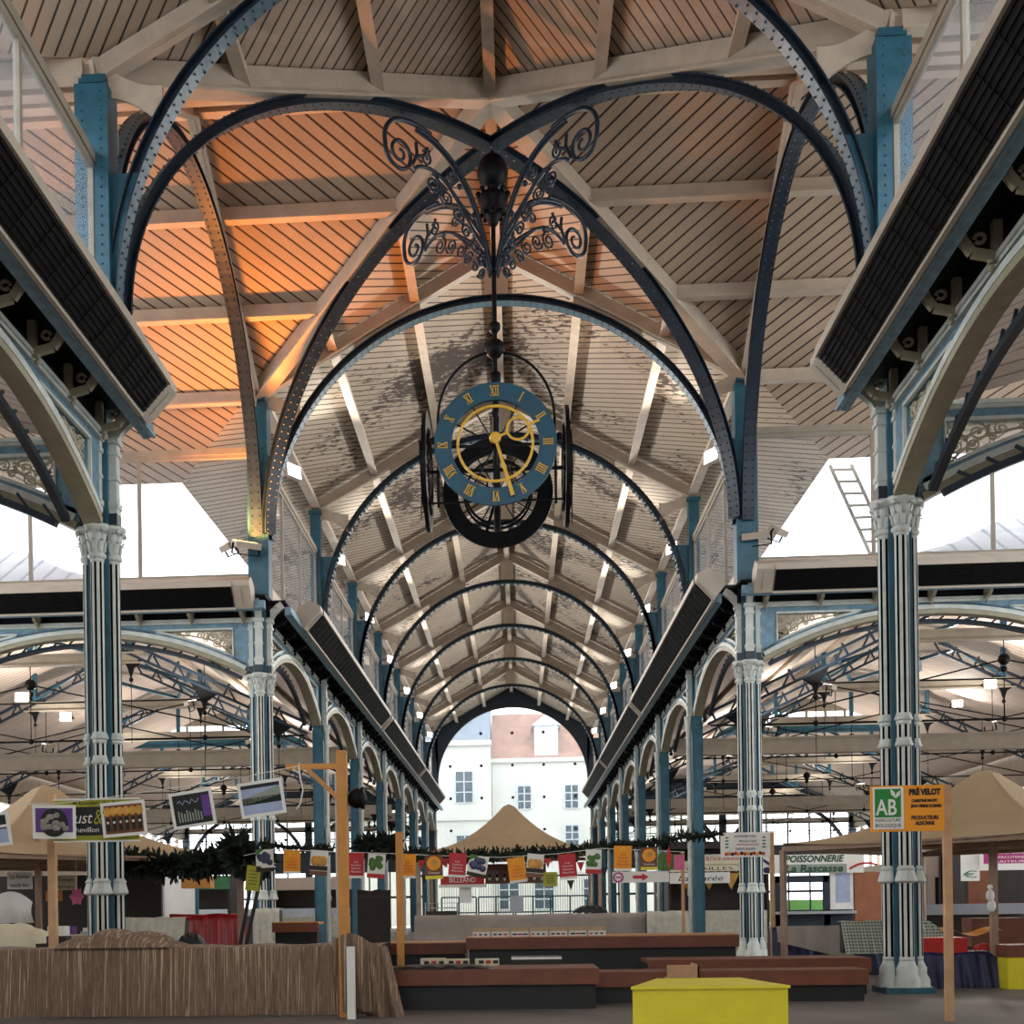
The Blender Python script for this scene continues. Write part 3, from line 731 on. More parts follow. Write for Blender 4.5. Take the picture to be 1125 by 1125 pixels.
for s, nm in ((-1, 'left'), (1, 'right')): flood((s*7.85, 13.6, 12.2 if s < 0 else 12.1), (s*.5, -.5, 1), 'small white floodlight beside the larger one on the back %s post' % nm, 'heater', (.5, .35))

# ================================================================ SIDE HALLS
def hall(s, nm):
    # roof over the first half, folding up from the nave and from the transept, flat on top; lower roof beyond
    def surf(y0, y1, cap, front):
        b = MB(); 
        def h(d, t): 
            z = min(9.9+.42*min(d, 21.4-d), cap)
            return min(z, 11.0+.6*t) if front else z
        ds = sorted(set([0, 1.07*2, 4.28, 6.42, 8.5, 9.5, 10.7, 11.9, 12.9] + [21.4-x for x in (0, 2.14, 4.28, 6.42, 8.5)]))
        n = 20; ts = [(y1-y0)*i/n for i in range(n+1)]
        up = [[(s*(7.3+d), y0+t, h(d, t)) for d in ds] for t in ts]
        b.grid(up, False); b.grid([[(x, y, z+.15) for x, y, z in r] for r in up], False, 1)
        return b
    a = surf(14.35, YB[4], 14.1, True).build('ceiling', ['ceil_hall', 'zinc']); tag(a, 'boarded ceiling of the %s side hall, nearer half' % nm, kind='structure')
    c = surf(YB[4], YE, 12.5, False).build('ceiling', ['ceil_hall', 'zinc']); tag(c, 'boarded ceiling of the %s side hall, farther half' % nm, kind='structure')
    for y0, y1, cc in ((14.6, YB[4], a), (YB[4], YE, c)):
        for d in (2.2, 4.6, 7.0): timber('purlin', (s*(7.3+d), y0+(d if cc is a else 0)*.0+ (6 if cc is a else 0), 9.76+.42*d), (s*(7.3+d), y1, 9.76+.42*d), .16, .22, cc)
    # trusses across the hall
    def truss():
        e = empty('hall_truss', 'x', 'roof truss')
        for m in (0, 1):
            X = lambda d: s*(d if m == 0 else 21.4-d)
            b = MB(); zr = lambda d: 8.2+.47*d
            b.beam((X(.1), 0, zr(.1)+.35), (X(9.6), 0, zr(9.6)+.35), .16, .1); b.beam((X(.1), 0, zr(.1)-.05), (X(9.6), 0, zr(9.6)-.05), .16, .1)
            for i in range(20): d = .4+i*.48; b.beam((X(d), 0, zr(d)-.05), (X(d+(.24 if i % 2 else -.24)), 0, zr(d)+.4), .1, .07)
            b.build('rafter', 'navy', e)
            for d in (1.2, 4.0, 6.8):
                b = MB(); z = zr(d); b.prism([(X(d-.5), -.06, z-.3), (X(d-.12), -.06, z-.55), (X(d), -.06, z-.95), (X(d+.12), -.06, z-.55), (X(d+.55), -.06, z+.2), (X(d), -.06, z+.1)], (0, .12, 0))
                b.ball((X(d), 0, z-1.0), .09, 8, 6); b.tube([(X(d), 0, z-1), (X(d), 0, z-3.4)], .014, 4); b.build('gusset', 'black', e)
        b = MB()
        b.tube([(s*.2, 0, 8.15), (s*21.2, 0, 8.15)], .035, 5); b.tube([(s*1.2, 0, 8.1), (s*10.7, 0, 10.3), (s*20.2, 0, 8.1)], .03, 5); b.tube([(s*4, 0, 9.6), (s*17.4, 0, 9.6)], .03, 5)
        b.tube([(s*4, 0, 9.6), (s*10.7, 0, 8.2), (s*17.4, 0, 9.6)], .025, 5)
        for x in (4, 7.3, 10.7, 14.1, 17.4): b.tube([(s*x, 0, 8.15), (s*x, 0, 11)], .018, 4); b.ball((s*x, 0, 8.15), .11, 6, 5)
        b.ball((s*10.7, 0, 10.3), .22, 8, 6); b.ball((s*10.7, 0, 9.95), .12, 8, 6); b.build('tie_rod', 'black', e)
        b = MB(); b.box(min(s*6.5, s*14.9), max(s*6.5, s*14.9), -.07, .07, 11.05, 11.4); b.box(min(s*6.3, s*15.1), max(s*6.3, s*15.1), -.13, .13, 11.0, 11.06); b.box(min(s*6.3, s*15.1), max(s*6.3, s*15.1), -.13, .13, 11.38, 11.44); b.build('collar_beam', 'fawn', e)
        b = MB()
        for x in (6.8, 10.7, 14.6): b.box(s*x-.09, s*x+.09, -.09, .09, 11.4, 13.3)
        b.beam((s*6.8, 0, 11.5), (s*9.4, 0, 13.1), .12, .1); b.beam((s*14.6, 0, 11.5), (s*12, 0, 13.1), .12, .1)
        b.build('strut', 'blue', e)
        return e
    t0 = truss(); t0.location = (s*7.3, YB[1], 0); t0['label'] = 'nearest iron roof truss in the %s side hall' % nm
    for k in (2, 3): dup(t0, (s*7.3, YB[k], 0), 0, '%s iron roof truss in the %s side hall, counted from the transept' % (ORD[k-1], nm))
    for k in (4, 5, 6): 
        e = dup(t0, (s*7.3, YB[k], -.9), 0, '%s iron roof truss in the %s side hall, beyond the glazed lantern strip' % (ORD[k-1], nm))
    # x-braces under the flat of the roof
    for k, w in ((1, 'first'), (2, 'second')):
        b = MB()
        for x0, x1 in ((7, 10.7), (10.7, 14.4)):
            b.beam((s*(7.3+x0), YB[k], 13.3), (s*(7.3+x1), YB[k]+B, 13.3), .16, .14); b.beam((s*(7.3+x1), YB[k], 13.3), (s*(7.3+x0), YB[k]+B, 13.3), .16, .14)
        tag(b.build('cross_brace', 'blue'), '%s pair of blue crossed braces under the %s hall roof' % (w, nm), 'brace')
    # glazed lantern strip where the roof drops
    e = empty('lantern_window', 'bright glazed strip with scalloped edge high in the %s side hall' % nm, 'window', (s*18, YB[4], 0)); xs = [-9.2+i*1.15 for i in range(17)]
    b = MB(); b.box(-9.4, 9.4, -.1, .1, 12.0, 12.5); b.box(-9.4, 9.4, -.16, .16, 12.0, 12.07); b.build('lintel_beam', 'blue', e)
    b = MB(); b.box(-9.4, 9.4, -.06, .06, 13.3, 14.1)
    for x in xs: b.box(x-.05, x+.05, -.05, .05, 12.5, 13.4)
    for i in range(16): b.strip([(xs[i]+.1*j/1*1.0, 0, 13.3-.1*sin(0)) for j in range(2)], [(xs[i]+.1*j, 0, 12.95) for j in range(2)], (0, 1, 0), .05)
    b.build('window_frame', 'fawn', e)
    b = MB(); b.box(-9.4, 9.4, -.01, .01, 12.5, 13.35); b.build('window_pane', 'clear_glass', e)
    # fawn tie beam right across
    b = MB(); b.box(min(s*7.4, s*28.6), max(s*7.4, s*28.6), YB[2]-.6, YB[2]-.3, 8.3, 8.9); b.box(min(s*7.4, s*28.6), max(s*7.4, s*28.6), YB[2]-.66, YB[2]-.24, 8.24, 8.32); b.box(min(s*7.4, s*28.6), max(s*7.4, s*28.6), YB[2]-.66, YB[2]-.24, 8.9, 8.98)
    tag(b.build('tie_beam', 'fawn'), 'thick fawn beam right across the %s side hall' % nm, 'beam')
    for k, z in ((4, 7.6), (5, 7.9)):
        b = MB(); b.box(min(s*7.4, s*28.6), max(s*7.4, s*28.6), YB[k]-.5, YB[k]-.25, z, z+.5); b.box(min(s*7.4, s*28.6), max(s*7.4, s*28.6), YB[k]-.55, YB[k]-.2, z-.06, z+.02)
        tag(b.build('tie_beam', 'fawn'), '%s fawn beam across the %s side hall, farther and lower in view' % ('middle' if k == 4 else 'last', nm), 'beam')
    # end wall with its two rows of panes
    b = MB(); x0, x1 = 7.2, 28.8
    def bx(a, c, z0, z1, y=0, t=.15, mi=0): b.box(min(s*a, s*c), max(s*a, s*c), YE-t+y, YE+t+y, z0, z1, mi)
    bx(x0, x1, 10.3, 14); bx(x0, x1, 4.9, 6.7)
    for i in range(13): bx(x0+i*1.8-.06, x0+i*1.8+.06, 0, 10.4, 0, .1)
    for x in (x0, 17.9, x1): bx(x-.3, x+.3, 0, 10.4, 0, .2)
    bx(x0, x1, 8.5, 8.95, 0, .2, 1); bx(x0, x1, 7.6, 7.66, 0, .05); bx(x0, x1, 9.6, 9.7, 0, .06); bx(x0, x1, 2.6, 2.8, 0, .1)
    for c in (12.6, 23.3):
        P = arc((s*c, YE, 4.2), (5.4, 5.9), 20, 160, 24, (1, 0, 0), (0, 0, 1)); b.sweep(P, [(-.14, -.2), (-.14, .1), (.14, .1), (.14, -.2)], (0, 1, 0))
    o = b.build('wall_back', ['navy', 'fawn']); tag(o, 'glazed end wall of the %s side hall' % nm, kind='structure')
    b = MB(); X = s*29
    for z0, z1 in ((0, 4.6), (8, 10)): b.box(X-.15, X+.15, 14, YE, z0, z1)
    for i in range(32): y = 14+i*(YE-14)/31; b.box(X-.12, X+.12, y-.08, y+.08, 4.6, 8)
    b.box(X-.1, X+.1, 14, YE, 6.2, 6.3)
    tag(b.build('wall_'+nm, 'creampaint'), 'outer wall of the %s side hall' % nm, kind='structure')
    # near side hall: only its roof shows through the nearest arch
    b = MB(); ds = [0, 2, 4, 6, 8, 10, 16]; ys = [-.35, -2, -4, -6, -8, -10, -14, -46]
    up = [[(s*(7.3+d), y, min(9.9+.42*d, 10.4+.45*(-.35-y), 13)) for d in ds] for y in ys]; b.grid(up, False); b.grid([[(x, y, z+.15) for x, y, z in r] for r in up], False, 1)
    cn = tag(b.build('ceiling', ['ceil_hall', 'zinc']), 'ceiling of the side hall at the %s edge' % nm, kind='structure')
hall(-1, 'left'); hall(1, 'right')
for px, py, y, s, lab in ((24, 766, 24, -1, 'leftmost white floodlight among the left hall trusses'), (72, 787, 33.8, -1, 'second white floodlight among the left hall trusses'), (1088, 751, 34, 1, 'white floodlight among the right hall trusses'), (1052, 773, 44, 1, 'dimmer floodlight among the right hall trusses')):
    flood(tuple(at(px, py, y)), (-s*.1, -.75, .1), lab, size=(.55, .4), power=200, spread=175)

for s, nm in ((-1, 'left'), (1, 'right')):  # fill lamps added along the trusses to brighten the hall ceilings
    for k in range(1, 7):
        for j, dx in enumerate((4.2, 13.5)):
            flood((s*(7.3+dx), YB[k]-1.3, 9.3 if k < 4 else 8.7), (s*.15*(1-2*j), -.1, 1), '%s fill lamp added to brighten the %s hall roof, by %s truss' % (('inner', 'outer')[j], nm, ORD[k-1]), size=(.5, .35), power=170, spread=170)
# ================================================================ OUTSIDE
def facade():
    M['stone'] = paint('pale limestone', (196, 196, 186), .8, 0, .05, .5); M['tile'] = paint('faded red roof tiles', (150, 116, 100), .8, 0, .2, 1.2); M['slate'] = paint('grey slate', (120, 130, 140), .7, 0, .12, 1); M['shutter'] = paint('white shutters', (190, 198, 200), .6); M['paneglass'] = paint('grey blue house panes', (70, 82, 90), .2)  # house panes are one flat grey blue
    Y = 106
    e = empty('town_house', 'pale house with red tiled roof and dormer beyond the end window', 'building', (0, Y, 0))
    b = MB(); b.box(-2.2, 18, 0, 8, 0, 16.6); b.box(-2.4, 18, -.3, 8, 16.5, 16.9); b.box(-2.2, 18, -.08, 0, 5.2, 5.4); b.build('wall', 'stone', e)
    b = MB(); b.prism([(-2.2, -.3, 16.9), (-2.2, 3.6, 22), (-2.2, 8, 16.9)], (20, 0, 0)); b.build('roof', 'tile', e)
    b = MB(); b.box(2.2, 4.6, -.1, 3, 17.1, 20.2); b.prism([(1.9, -.3, 20.2), (3.4, -.3, 21.4), (4.9, -.3, 20.2)], (0, 3.3, 0)); d = b.build('dormer', 'shutter', e)
    def win(x, z, w, h, p, y=-.06):
        b = MB(); b.box(x-w/2, x+w/2, y, y+.12, z-h/2, z+h/2); f = b.build('window', 'paneglass', p)
        b = MB(); 
        for xx in (x-w/2, x, x+w/2): b.box(xx-.06, xx+.06, y-.04, y, z-h/2, z+h/2)
        for zz in (z-h/2, z-h/6, z+h/6, z+h/2): b.box(x-w/2, x+w/2, y-.04, y, zz-.05, zz+.05)
        b.build('window_frame', 'shutter', f)
    for x in (1.1, 5.9, 11): win(x, 12.9, 1.4, 2.4, e); win(x, 8.9, 1.4, 2.2, e)
    for x in (-.6, 3, 8): win(x, 3, 2, 3, e)
    e2 = empty('apartment_house', 'taller cream house on the left beyond the end window', 'building', (0, Y, 0))
    b = MB(); b.box(-20, -2.25, -1, 8, 0, 18.6); b.box(-20, -2.2, -1.4, 8, 18.2, 18.7); b.box(-20, -2.2, -1.2, -1, 10.6, 10.9); b.build('wall', 'stone', e2)
    b = MB(); b.prism([(-20, -1, 18.7), (-20, 1, 24), (-20, 6, 25), (-20, 8, 18.7)], (17.7, 0, 0)); b.build('roof', 'slate', e2)
    for x in (-9.2, -5, -13.5): win(x, 14, 1.8, 3.2, e2, -1.06); win(x, 7.6, 1.8, 3, e2, -1.06)
    b = MB(); b.box(-60, 60, YE+.5, 140, -.12, -.02); tag(b.build('street_ground', 'stone'), 'pale street outside the end window', kind='structure')
facade()
# blue entrance gates under the end window
g0 = None
for i, x in enumerate((-4.8, -1.6, 1.6, 4.8)):
    lab = ('left outer', 'left inner', 'right inner', 'right outer')[i]+' blue barred entrance gate under the end window'
    if g0 is None:
        g0 = empty('entrance_gate', lab, 'gate', (x, YE-.1, 0)); b = MB()
        for a in (-1.5, 0, 1.5): b.box(a-.07, a+.07, -.06, .06, 0, 2.6)
        for z in (.05, 1.2, 2.55): b.box(-1.5, 1.5, -.05, .05, z, z+.12)
        b.build('gate_frame', 'blue', g0); b = MB()
        for j in range(15): b.tube([(-1.45+j*.207, 0, .1), (-1.45+j*.207, 0, 4.4)], .022, 5)
        b.box(-1.6, 1.6, -.05, .05, 4.3, 4.45); b.build('bars', 'navy', g0)
    else: dup(g0, (x, YE-.1, 0), 0, lab)
# market floor
M['floor'] = paint('grey market floor', (112, 104, 98), .55, 0, .15, .8, .05)
b = MB(); b.box(-29, 29, -40, YE+.5, -.1, 0); tag(b.build('floor', 'floor'), 'grey market hall floor', kind='structure')

# ladder lying outside against the eaves, seen through the right transept glass
e = empty('roof_ladder', 'grey ladder outside the right transept window leaning against the roof', 'ladder', (0, 0, 0))
for a, nm in (((10.25, 17.6, 15.2), 'l'), ((10.9, 17.6, 15.2), 'r')):
    b = MB(); b.beam(a, (a[0]+1.2, 17.3, 12.1), .09, .07, (0, 1, 0)); b.build('rail', 'fawn', e)
b = MB()
for i in range(8): t = (i+.4)/8; b.beam((10.25+1.2*t, 17.6-.3*t, 15.2-3.1*t), (10.9+1.2*t, 17.6-.3*t, 15.2-3.1*t), .07, .06, (0, 1, 0))
b.build('rungs', 'fawn', e)

# unseen walls added behind the viewer to cut daylight on the market
b = MB(); 
b.box(-29, -6.5, -46.3, -46, 0, 6); b.box(6.5, 29, -46.3, -46, 0, 6); b.box(-6.5, 6.5, -46.3, -46, 0, 5)
for s in (-1, 1): b.box(min(s*6.5, s*29), max(s*6.5, s*29), -46.3, -46, 6, 13)
tag(b.build('wall_front', 'navy'), 'unseen wall added behind the viewer to hold back daylight', kind='structure')
for s, nm in ((-1, 'left'), (1, 'right')):  # side walls added out of view to keep daylight off the stalls
    b = MB(); X = s*23.4; b.box(X-.15, X+.15, -46, -.4, 0, 5); b.box(X-.15, X+.15, -46, -.4, 8, 13)
    for i in range(12): y = -46+i*4.1; b.box(X-.12, X+.12, y-.1, y+.1, 5, 8)
    tag(b.build('wall_front_'+nm, 'creampaint'), 'unseen wall added along the front %s side hall to dim daylight' % nm, kind='structure')
# ================================================================ THE MARKET
M['wood'] = paint('pale pine', (192, 150, 110), .6, 0, .16, 2.5, .1); M['wood_orange'] = paint('orange pine', (196, 134, 62), .55, 0, .14, 2); M['greywood'] = paint('weathered post', (150, 122, 102), .65, 0, .15, 3)
M['counter'] = paint('red brown counter wood', (112, 60, 34), .45, 0, .2, 2, .08); M['countertop'] = paint('worn counter top', (188, 138, 92), .5, 0, .18, 3)
M['canvas'] = paint('tan tent canvas', (170, 146, 112), .85, 0, .08, .8); M['tarp_grey'] = paint('grey canvas cover', (158, 148, 138), .85, 0, .12, 1.5, .2); M['tarp_red'] = paint('red tarpaulin', (168, 30, 36), .3, 0, .15, 2, .2)
M['tarp_cream'] = paint('cream canvas', (214, 204, 176), .8, 0, .08, 2, .15); M['tarp_pale'] = paint('pale oilcloth', (196, 192, 176), .6, 0, .14, 5); M['navycloth'] = paint('navy tarpaulin', (28, 34, 74), .5, 0, .25, 3, .2)
M['bluetarp'] = paint('blue tarpaulin', (44, 66, 140), .4, 0, .3, 3, .2); M['red'] = paint('red plastic', (200, 36, 24), .4); M['yellow'] = paint('yellow plastic', (226, 210, 40), .4, 0, .05); M['orange'] = paint('orange card', (238, 152, 24), .6, 0, .05)
M['redcard'] = paint('red card', (188, 40, 44), .6, 0, .06); M['paper'] = paint('white paper', (228, 226, 218), .7, 0, .04); M['olivegreen'] = paint('lime olive print', (158, 158, 36), .6, 0, .1); M['printblack'] = paint('black print', (11, 11, 10), .5)
M['green'] = paint('leaf green', (70, 116, 44), .6, 0, .3, 20); M['fir'] = paint('fir green', (18, 32, 16), .8, 0, .4, 8); M['grape'] = paint('dark grapes', (48, 48, 84), .35, 0, .3, 20); M['pear'] = paint('ripe pears', (206, 150, 60), .5, 0, .2, 10)
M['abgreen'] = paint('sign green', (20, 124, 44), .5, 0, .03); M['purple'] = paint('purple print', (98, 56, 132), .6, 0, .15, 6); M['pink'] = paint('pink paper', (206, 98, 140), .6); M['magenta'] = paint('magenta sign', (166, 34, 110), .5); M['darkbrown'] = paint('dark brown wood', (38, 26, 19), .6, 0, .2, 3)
M['cake'] = paint('brown cake', (110, 62, 26), .5, 0, .3, 14); M['skyprint'] = paint('pale blue print', (160, 172, 200), .6, 0, .1, 3); M['pinkwall'] = paint('pinkish shop wall', (206, 184, 168), .8, 0, .05, 1); M['brick'] = paint('brown brick wall', (150, 96, 68), .85, 0, .1, 3, .15)
M['steel'] = paint('stainless steel', (170, 174, 178), .35, .4, .05); M['bottle'] = paint('dark bottle glass', (26, 24, 16), .15); M['truffle'] = paint('mottled snails', (142, 138, 126), .7, 0, .35, 30); M['gridcloth'] = paint('grey green cloth', (148, 156, 142), .8, 0, .08, 2); M['darkgreen'] = paint('dark green lettering', (16, 70, 44), .5); M['winegreen'] = paint('shop green', (60, 120, 74), .6)
def stripes_cloth():
    n = N('striped brown cloth'); mp = n.n('Mapping'); mp.inputs['Scale'].default_value = (40, 3, .5); n.l(n.coord(), mp.inputs[0])
    f = n.noise(1.2, 4, mp.outputs[0], .7); n.base(n.ramp(f, [(.3, lin((48, 38, 34))), (.44, lin((140, 114, 92))), (.52, lin((84, 64, 52))), (.64, lin((206, 178, 148)))])); n.set(.9); n.bump(f, .3, .01); M['striped'] = n.m
stripes_cloth()
def grid_cloth():
    n = N('dotted grey cloth'); sp = n.n('SeparateXYZ'); n.l(n.coord(), sp.inputs[0]); fs = [n.math('FRACT', n.math('MULTIPLY', sp.outputs[i], 16.)) for i in (0, 2)]
    g = n.math('MULTIPLY', n.math('GREATER_THAN', fs[0], .42), n.math('GREATER_THAN', fs[1], .42)); n.base(n.mix(g, lin((182, 188, 172)), lin((96, 104, 96)))); n.set(.85); M['grid'] = n.m
grid_cloth()

def px(r, d):
    a = at(r[0], r[3], d); b = at(r[2], r[1], d); return a.x, b.x, a.z, b.z
def text(s, loc, h, mat, parent, width=None, shear=0, rot=0, bold=0, sp=1):
    cu = bpy.data.curves.new('lettering', 'FONT'); cu.body = s; cu.size = h/.7; cu.align_x = 'CENTER'; cu.align_y = 'CENTER'; cu.extrude = .002; cu.shear = shear; cu.offset = bold; cu.space_character = sp; cu.resolution_u = 3
    t = bpy.data.objects.new('lettering_curve', cu); COL.objects.link(t); dg = bpy.context.evaluated_depsgraph_get(); me = bpy.data.meshes.new_from_object(t.evaluated_get(dg))
    bpy.data.objects.remove(t); bpy.data.curves.remove(cu); me.name = 'lettering'; me.materials.clear(); me.materials.append(M[mat])
    o = bpy.data.objects.new('lettering', me); COL.objects.link(o); own(o, parent); o.location = loc; o.rotation_euler = (pi/2, rot, 0)
    if width and len(me.vertices):
        w = max(v.co.x for v in me.vertices)-min(v.co.x for v in me.vertices); o.scale.x = width/w
    return o
def box_thing(name, label, cat, mat, r, d, th=.05, group=None, parent=None):
    x0, x1, z0, z1 = px(r, d); b = MB(); c = ((x0+x1)/2, d, z0)
    b.box(x0-c[0], x1-c[0], 0, th, 0, z1-z0); o = b.build(name, mat, parent)
    if parent is None: o.location = c; tag(o, label, cat, group)
    return o
def post(label, x0, x1, y, z0, z1, mat='wood', name='wooden_post', th=None):
    w = x1-x0; b = MB(); b.box(-w/2, w/2, 0, th or w, 0, z1-z0); o = b.build(name, mat); o.location = ((x0+x1)/2, y, z0); return tag(o, label, 'post')
def postpx(label, cx, w, top, d, mat='wood', bottom=0, name='wooden_post', cxb=None):
    a = at(cx, top, d); k = w*(d+22)/1374; return post(label, a.x-k/2, a.x+k/2, d, bottom, a.z, mat, name)
def cloth_grid(fn, nu, nv, mi=0):
    b = MB(); b.grid([[fn(i/nu, j/nv) for i in range(nu+1)] for j in range(nv+1)], True, mi); return b

# ---- front stall on the left with the striped cloth
e = empty('market_stall', 'long front stall on the left draped in brown striped cloth', 'stall', (-4.9, -4, 0))
b = MB(); b.box(-3, 3.2, .1, 1.5, .95, 1.02); b.build('table_top', 'counter', e)
for x in (-2.9, 3.1):
    for y in (.2, 1.4): b = MB(); b.box(x-.05, x+.05, y-.05, y+.05, 0, .95); b.build('leg', 'counter', e)
def drape(u, v):
    x = -3.1+6.4*u; w = .035*sin(x*9)+.02*sin(x*23+1)+.015*sin(x*41); 
    if v < .12: return (x, .1+(1-v/.12)*1.45-.0, 1.035+.012*sin(x*6+v*9))
    t = (v-.12)/.88; return (x, .07-t*.08+w*(.3+t), 1.035-t*1.0)
cloth_grid(drape, 160, 24).build('striped_cloth', 'striped', e)
b = MB()
for k in range(26):
    a = k/25; b.add([], [])
def bunch(u, v):
    x = 2.62+.78*u+.25*v*u; f = .07*sin(u*26)*(0.3+v); return (x, -.06-.14*sin(u*pi)+f, 1.12+.1*sin(u*5)-v*1.1)
cloth_grid(bunch, 60, 16).build('gathered_cloth', 'striped', e)
def hump(u, v):
    a = pi*v; return (-1.55+1.75*u+.1*sin(v*7), .55+.55*cos(a), 1.04+(.26*sin(pi*min(1, u*1.0))**.8+.03*sin(u*19))*sin(a))
cloth_grid(hump, 30, 14).build('cloth_heap', 'striped', e)
# posts of that stall
g = empty('gallows_post', 'tall orange pine post with bracketed side arm, right end of the front stall', 'post', (-2.13, -4.12, 0))
b = MB(); b.box(-.075, .075, 0, .14, 0, 3.86); b.build('upright', 'wood_orange', g)
b = MB(); b.box(-.82, -.07, .03, .1, 3.6, 3.68); b.beam((-.5, .065, 3.6), (-.06, .065, 3.18), .06, .1, (0, 1, 0)); b.build('side_arm', 'wood_orange', g)
b = MB(); b.tube([(-.62, .03, 3.66), (-.6, .0, 3.5), (-.56, 0, 3.3), (-.6, 0, 3.1), (-.66, 0, 3.02)], .012, 5); b.tube([(-.62, .02, 3.55), (-.7, .02, 3.6), (-.62, .1, 3.7)], .012, 5); b.build('string', 'paper', g)
b = MB(); b.lathe([(.05, 0), (.1, .04), (.16, .1), (.17, .14), (0.02, .15)], (.16, .2, 3.18), 12, axis=(1, 0, 0)); b.ball((.2, .2, 3.18), .15, 10, 8); b.build('speaker_lamp', 'black', g)
postpx('thin grey steel pole just left of the gallows post', 369, 3.2, 850, -3.9, 'steel', name='steel_pole')
post('short white post stub at the foot of the gallows post', -2.05, -1.94, -4.42, 0, 1.03, 'paper', 'white_post')
postpx('pale pine post at the left holding the photo string', 55, 8.5, 872, -3.6)
postpx('slim yellowish pine post right of the gallows post', 438, 7.5, 914, -2.6, 'wood_orange')
# string with photographs
def wire(label, pts, r=.006, name='string', mat='paper'):
    b = MB(); b.tube(pts, r, 4); return tag(b.build(name, mat), label, 'string')
wire('sagging string carrying the food photographs to the gallows arm', [at(x, y, -4.35) for x, y in ((0, 884), (60, 883), (120, 876), (200, 864), (270, 853), (330, 841))])
def photo(label, r, tilt, paint_fn, border=.045, d=-4.4):
    x0, x1, z0, z1 = px(r, d); w, h = x1-x0, z1-z0
    e = empty('photo_print', label, 'photograph', ((x0+x1)/2, d, (z0+z1)/2), group='photographs on the string'); e.rotation_euler = (radians(4), tilt, 0)
    b = MB(); b.box(-w/2, w/2, 0, .012, -h/2, h/2); b.build('white_border', 'paper', e)
    ms, q = paint_fn(w/2-border, h/2-border); q.build('picture', ms, e)
def P_base(b, w, h, mi=0, y=-.004): b.box(-w, w, y, 0, -h, h, mi)
def pic_snails(w, h):
    b = MB(); b.box(-w, w, -.004, 0, -h*.75, h, 0); b.lathe([(w*.75, 0), (w*.75, .01)], (0, -.006, -h*.05), 20, 1, axis=(0, -1, 0))
    for i in range(18): b.ball((random.uniform(-w*.65, w*.65), -.014, random.uniform(-h*.5, h*.55)), h*.24, 10, 6, (1, .15, .9), 2)
    return ['purple', 'printblack', 'truffle'], b
def pic_jars(w, h):
    b = MB(); P_base(b, w, h)
    for i in range(6): x = -w+(i+.5)*w/3; b.ball((x, -.01, h*.55), h*.3, 8, 6, (1, .1, 1.1), 1); b.box(x-w*.1, x+w*.1, -.012, -.004, -h*.8, h*.15, 2); b.ball((x, -.014, -h*.2), h*.1, 6, 4, (1, .2, 1), 3)
    return ['cake', 'pear', 'printblack', 'paper'], b
def pic_menu(w, h):
    b = MB(); P_base(b, w, h); b.box(w*.55, w, -.006, -.003, -h*.6, h*.8, 1)
    for i in range(9): x = -w*.8+i*w*.15; b.box(x, x+w*.07, -.007, -.003, -h*.8, -h*(.05+.1*(i % 3)), 2)
    pts = [(-w*.75+i*w*.13, -.006, h*.5+h*.16*sin(i*2.3)) for i in range(10)]; b.tube(pts, .008, 4, mi=3)
    return ['printblack', 'purple', 'gridcloth', 'skyprint'], b
def pic_field(w, h):
    b = MB(); P_base(b, w, h); b.prism([(-w, -.006, h*.1), (w, -.006, h*.75), (w, -.006, h*.1), (-w, -.006, -h*.35)], (0, .004, 0), 1); b.box(-w, w, -.006, -.002, -h*.35, h*.12, 2); b.box(-w, w, -.005, -.002, h*.75, h, 3)
    return ['skyprint', 'gridcloth', 'fir', 'printblack'], b
def pic_water(w, h):
    b = MB(); P_base(b, w, h); b.box(-w, w, -.006, -.002, -h, 0, 1); b.box(-w, w, -.007, -.002, h*.1, h*.3, 2); return ['printblack', 'skyprint', 'paper'], b
photo('half cut dark photograph at the very left edge of the string', (-40, 894, 11, 932), -.12, pic_water)
photo('purple photograph of snails in a bowl, hung before the olive sign', (36, 884, 83, 922), .02, pic_snails)
photo('brown photograph of jars in rows, in front of the left pier', (112, 880, 160, 919), -.07, pic_jars)
photo('dark purple photograph with handwritten blue title', (188, 868, 235, 909), -.14, pic_menu)
photo('photograph of green fields under a dark roofline, nearest the gallows arm', (263, 857, 312, 897), -.13, pic_field)
# olive and black producer sign
x0, x1, z0, z1 = px((60, 877, 152, 925), -4.25)
e = empty('producer_sign', 'olive and black producer sign mostly hidden behind two photographs', 'sign', ((x0+x1)/2, -4.25, z0)); w = (x1-x0)/2; h = z1-z0
b = MB(); b.box(-w, w, 0, .03, 0, h); b.build('board', 'olivegreen', e)
b = MB(); b.box(-w+.03, w-.03, -.005, .0, h*.14, h*.82); b.build('black_panel', 'printblack', e)
for z in (0, h): b = MB(); b.box(-w-.01, w+.01, -.012, .032, z-.012, z+.012); b.build('sign_edge', 'paper', e)
text('Just', (-.23, -.008, h*.55), .17, 'paper', e, .36, .25); text('&', (.02, -.008, h*.56), .22, 'olivegreen', e, .13, .2); text('and Chevillon', (-.27, -.008, h*.27), .075, 'paper', e, .62, .1); text('& Lucien de An', (.0, -.008, h*.91), .05, 'printblack', e, .7)
